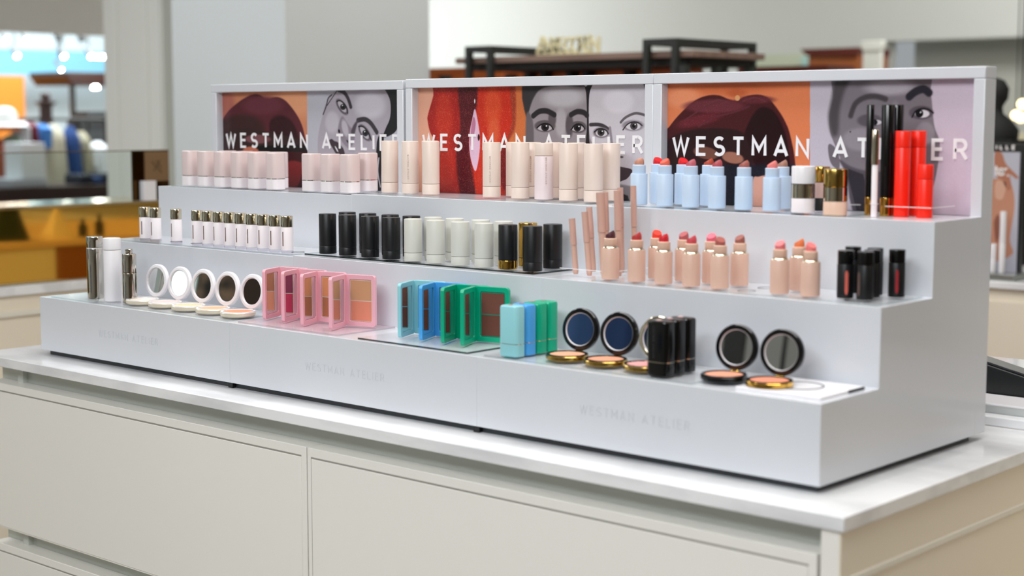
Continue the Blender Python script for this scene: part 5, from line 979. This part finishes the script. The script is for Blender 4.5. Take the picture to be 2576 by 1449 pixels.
# ---- unseen props added behind the viewer to put tones into the compact mirrors
t = thing('dark_wardrobe', 'tall dark brown wardrobe standing against the front wall, seen only in mirrors', 'cabinet', (-6.53, -5.6, 0))  # added so that some white compact mirrors turn brown
B().box(-.24, .24, -.3, .38, .01, 2.3).build('body', mat('deep_brown', (70, 52, 40), .5), t)
for k in (-1, 0): B().box(k*.23+.003, k*.23+.227, .381, .40, .1, 2.2).build('door', mat('deep_brown_door', (122, 98, 76), .5, noise=((30, 24, 18), 9, .4, .62, (1, 1, 1))), t, bevel=.004)
tag(B().box(-7.05, -6.80, -5.99, -5.2, .01, 2.0).build('backlit_panel', mat('backlit_white', (236, 255, 250), .5, emit=(226, 255, 250), estr=1.6)), 'glowing white panel beside the brown wardrobe, seen only in a compact mirror', 'light panel')  # glow added so that one compact mirror turns bright
t = thing('black_display_post', 'slim black post and panel behind the viewer, seen only in the rightmost compacts', 'post', (-1.79, -4.6, 0))  # added to draw dark bands in the right-hand compact mirrors
B().tube((0, 0, .01), (0, 0, 2.0), .011).build('post', MBLK, t); B().box(-.30, -.20, -.02, .02, .01, 2.0).build('panel', MBLK, t)
t = thing('denim_rack', 'rail rack of blue denim behind the viewer, seen only in the black compact mirrors', 'clothes rack', (-2.9, -4.6, 0))  # added with its jeans as the blue in the black compact mirrors
B().tube((-.5, 0, 1.75), (.5, 0, 1.75), .015).build('rail', MBLK, t)
for xx in (-.48, .48): B().tube((xx, 0, .01), (xx, 0, 1.735), .015).build('upright', MBLK, t)
for k in range(3):
    random.seed(40+k); x = -.27+.27*k; rings = []; n = 28
    for j in range(9):
        u = j/8; rings.append([((.12+.01*math.sin(4*a_+k))*math.cos(a_), .10*math.sin(a_)*(1+.12*math.sin(5*a_+u+k)), .75+.95*u) for a_ in [2*PI*i/n for i in range(n)]])
    b = B().rings(rings); b.tube((0, 0, 1.701), (0, 0, 1.735), .004)
    o = b.build('hanging_jeans', mat('denim_%d' % (k % 3), ((52, 84, 136), (66, 100, 152), (40, 66, 112))[k % 3], .9)); o.location = (-2.9+x, -4.6, 0)
    tag(o, ['mid blue', 'pale blue', 'dark blue'][k]+' denim garment on the rack behind the viewer, seen only in mirrors', 'jeans', 'denim on the rack behind the viewer')

# ---- the counter hidden behind the stands, seen only as a reflection in the gold plinth
t = thing('hidden_counter', 'cream and brown counter behind the stands, seen only reflected in the gold plinth', 'counter', (-1.70, 1.85, 0))
B().box(-.45, .45, -.60, -.352, .02, .929).build('cream_cabinet', CABS, t); B().box(-.45, .45, -.35, .60, .02, .929).build('brown_cabinet', mat('chestnut_front', (150, 92, 52), .5), t)
B().box(-.46, .46, -.61, .61, .9295, .955).build('top_board', mat('honey_wood', (232, 196, 150), .4), t, bevel=.002)
for k, (yy, h_) in enumerate(((1.66, .070), (1.735, .082))):
    o = B().lathe([(.016, 0), (.018, .002), (.018, h_*.62), (.008, h_*.74), (.008, h_), (.006, h_)], 24).build('dark_bottle', mat('dark_green_glass', (14, 26, 20), .15)); o.location = (-2.09, yy, .9553)
    tag(o, ['shorter dark bottle reflected in the gold plinth', 'taller dark bottle reflected in the gold plinth'][k], 'bottle', 'dark bottles on the hidden counter')
o = B().rings([[(-.045, -.045, 0), (.045, -.045, 0), (.045, .045, 0), (-.045, .045, 0)], [(-.004, -.004, .115), (.004, -.004, .115), (.004, .004, .115), (-.004, .004, .115)]]).build('cream_pyramid', mat('cream_wax', (240, 220, 180), .5), bevel=.002); o.location = (-2.0, 1.60, .9553)
tag(o, 'small cream pyramid reflected in the gold plinth', 'ornament')
b = B(); n = 24; rings = []
for j in range(8):
    u = j/7; rings.append([((.06-.03*u)*math.cos(2*PI*i/n)*(1+.12*math.sin(3*2*PI*i/n+u*2)), (.085-.045*u)*math.sin(2*PI*i/n)*(1+.1*math.sin(5*2*PI*i/n)), .125*u) for i in range(n)])
o = b.rings(rings).build('dark_green_pouch', mat('dark_green_cloth', (34, 48, 34), .9)); o.location = (-2.05, 1.36, .9553)
tag(o, 'dark green cloth pouch reflected in the gold plinth', 'pouch')
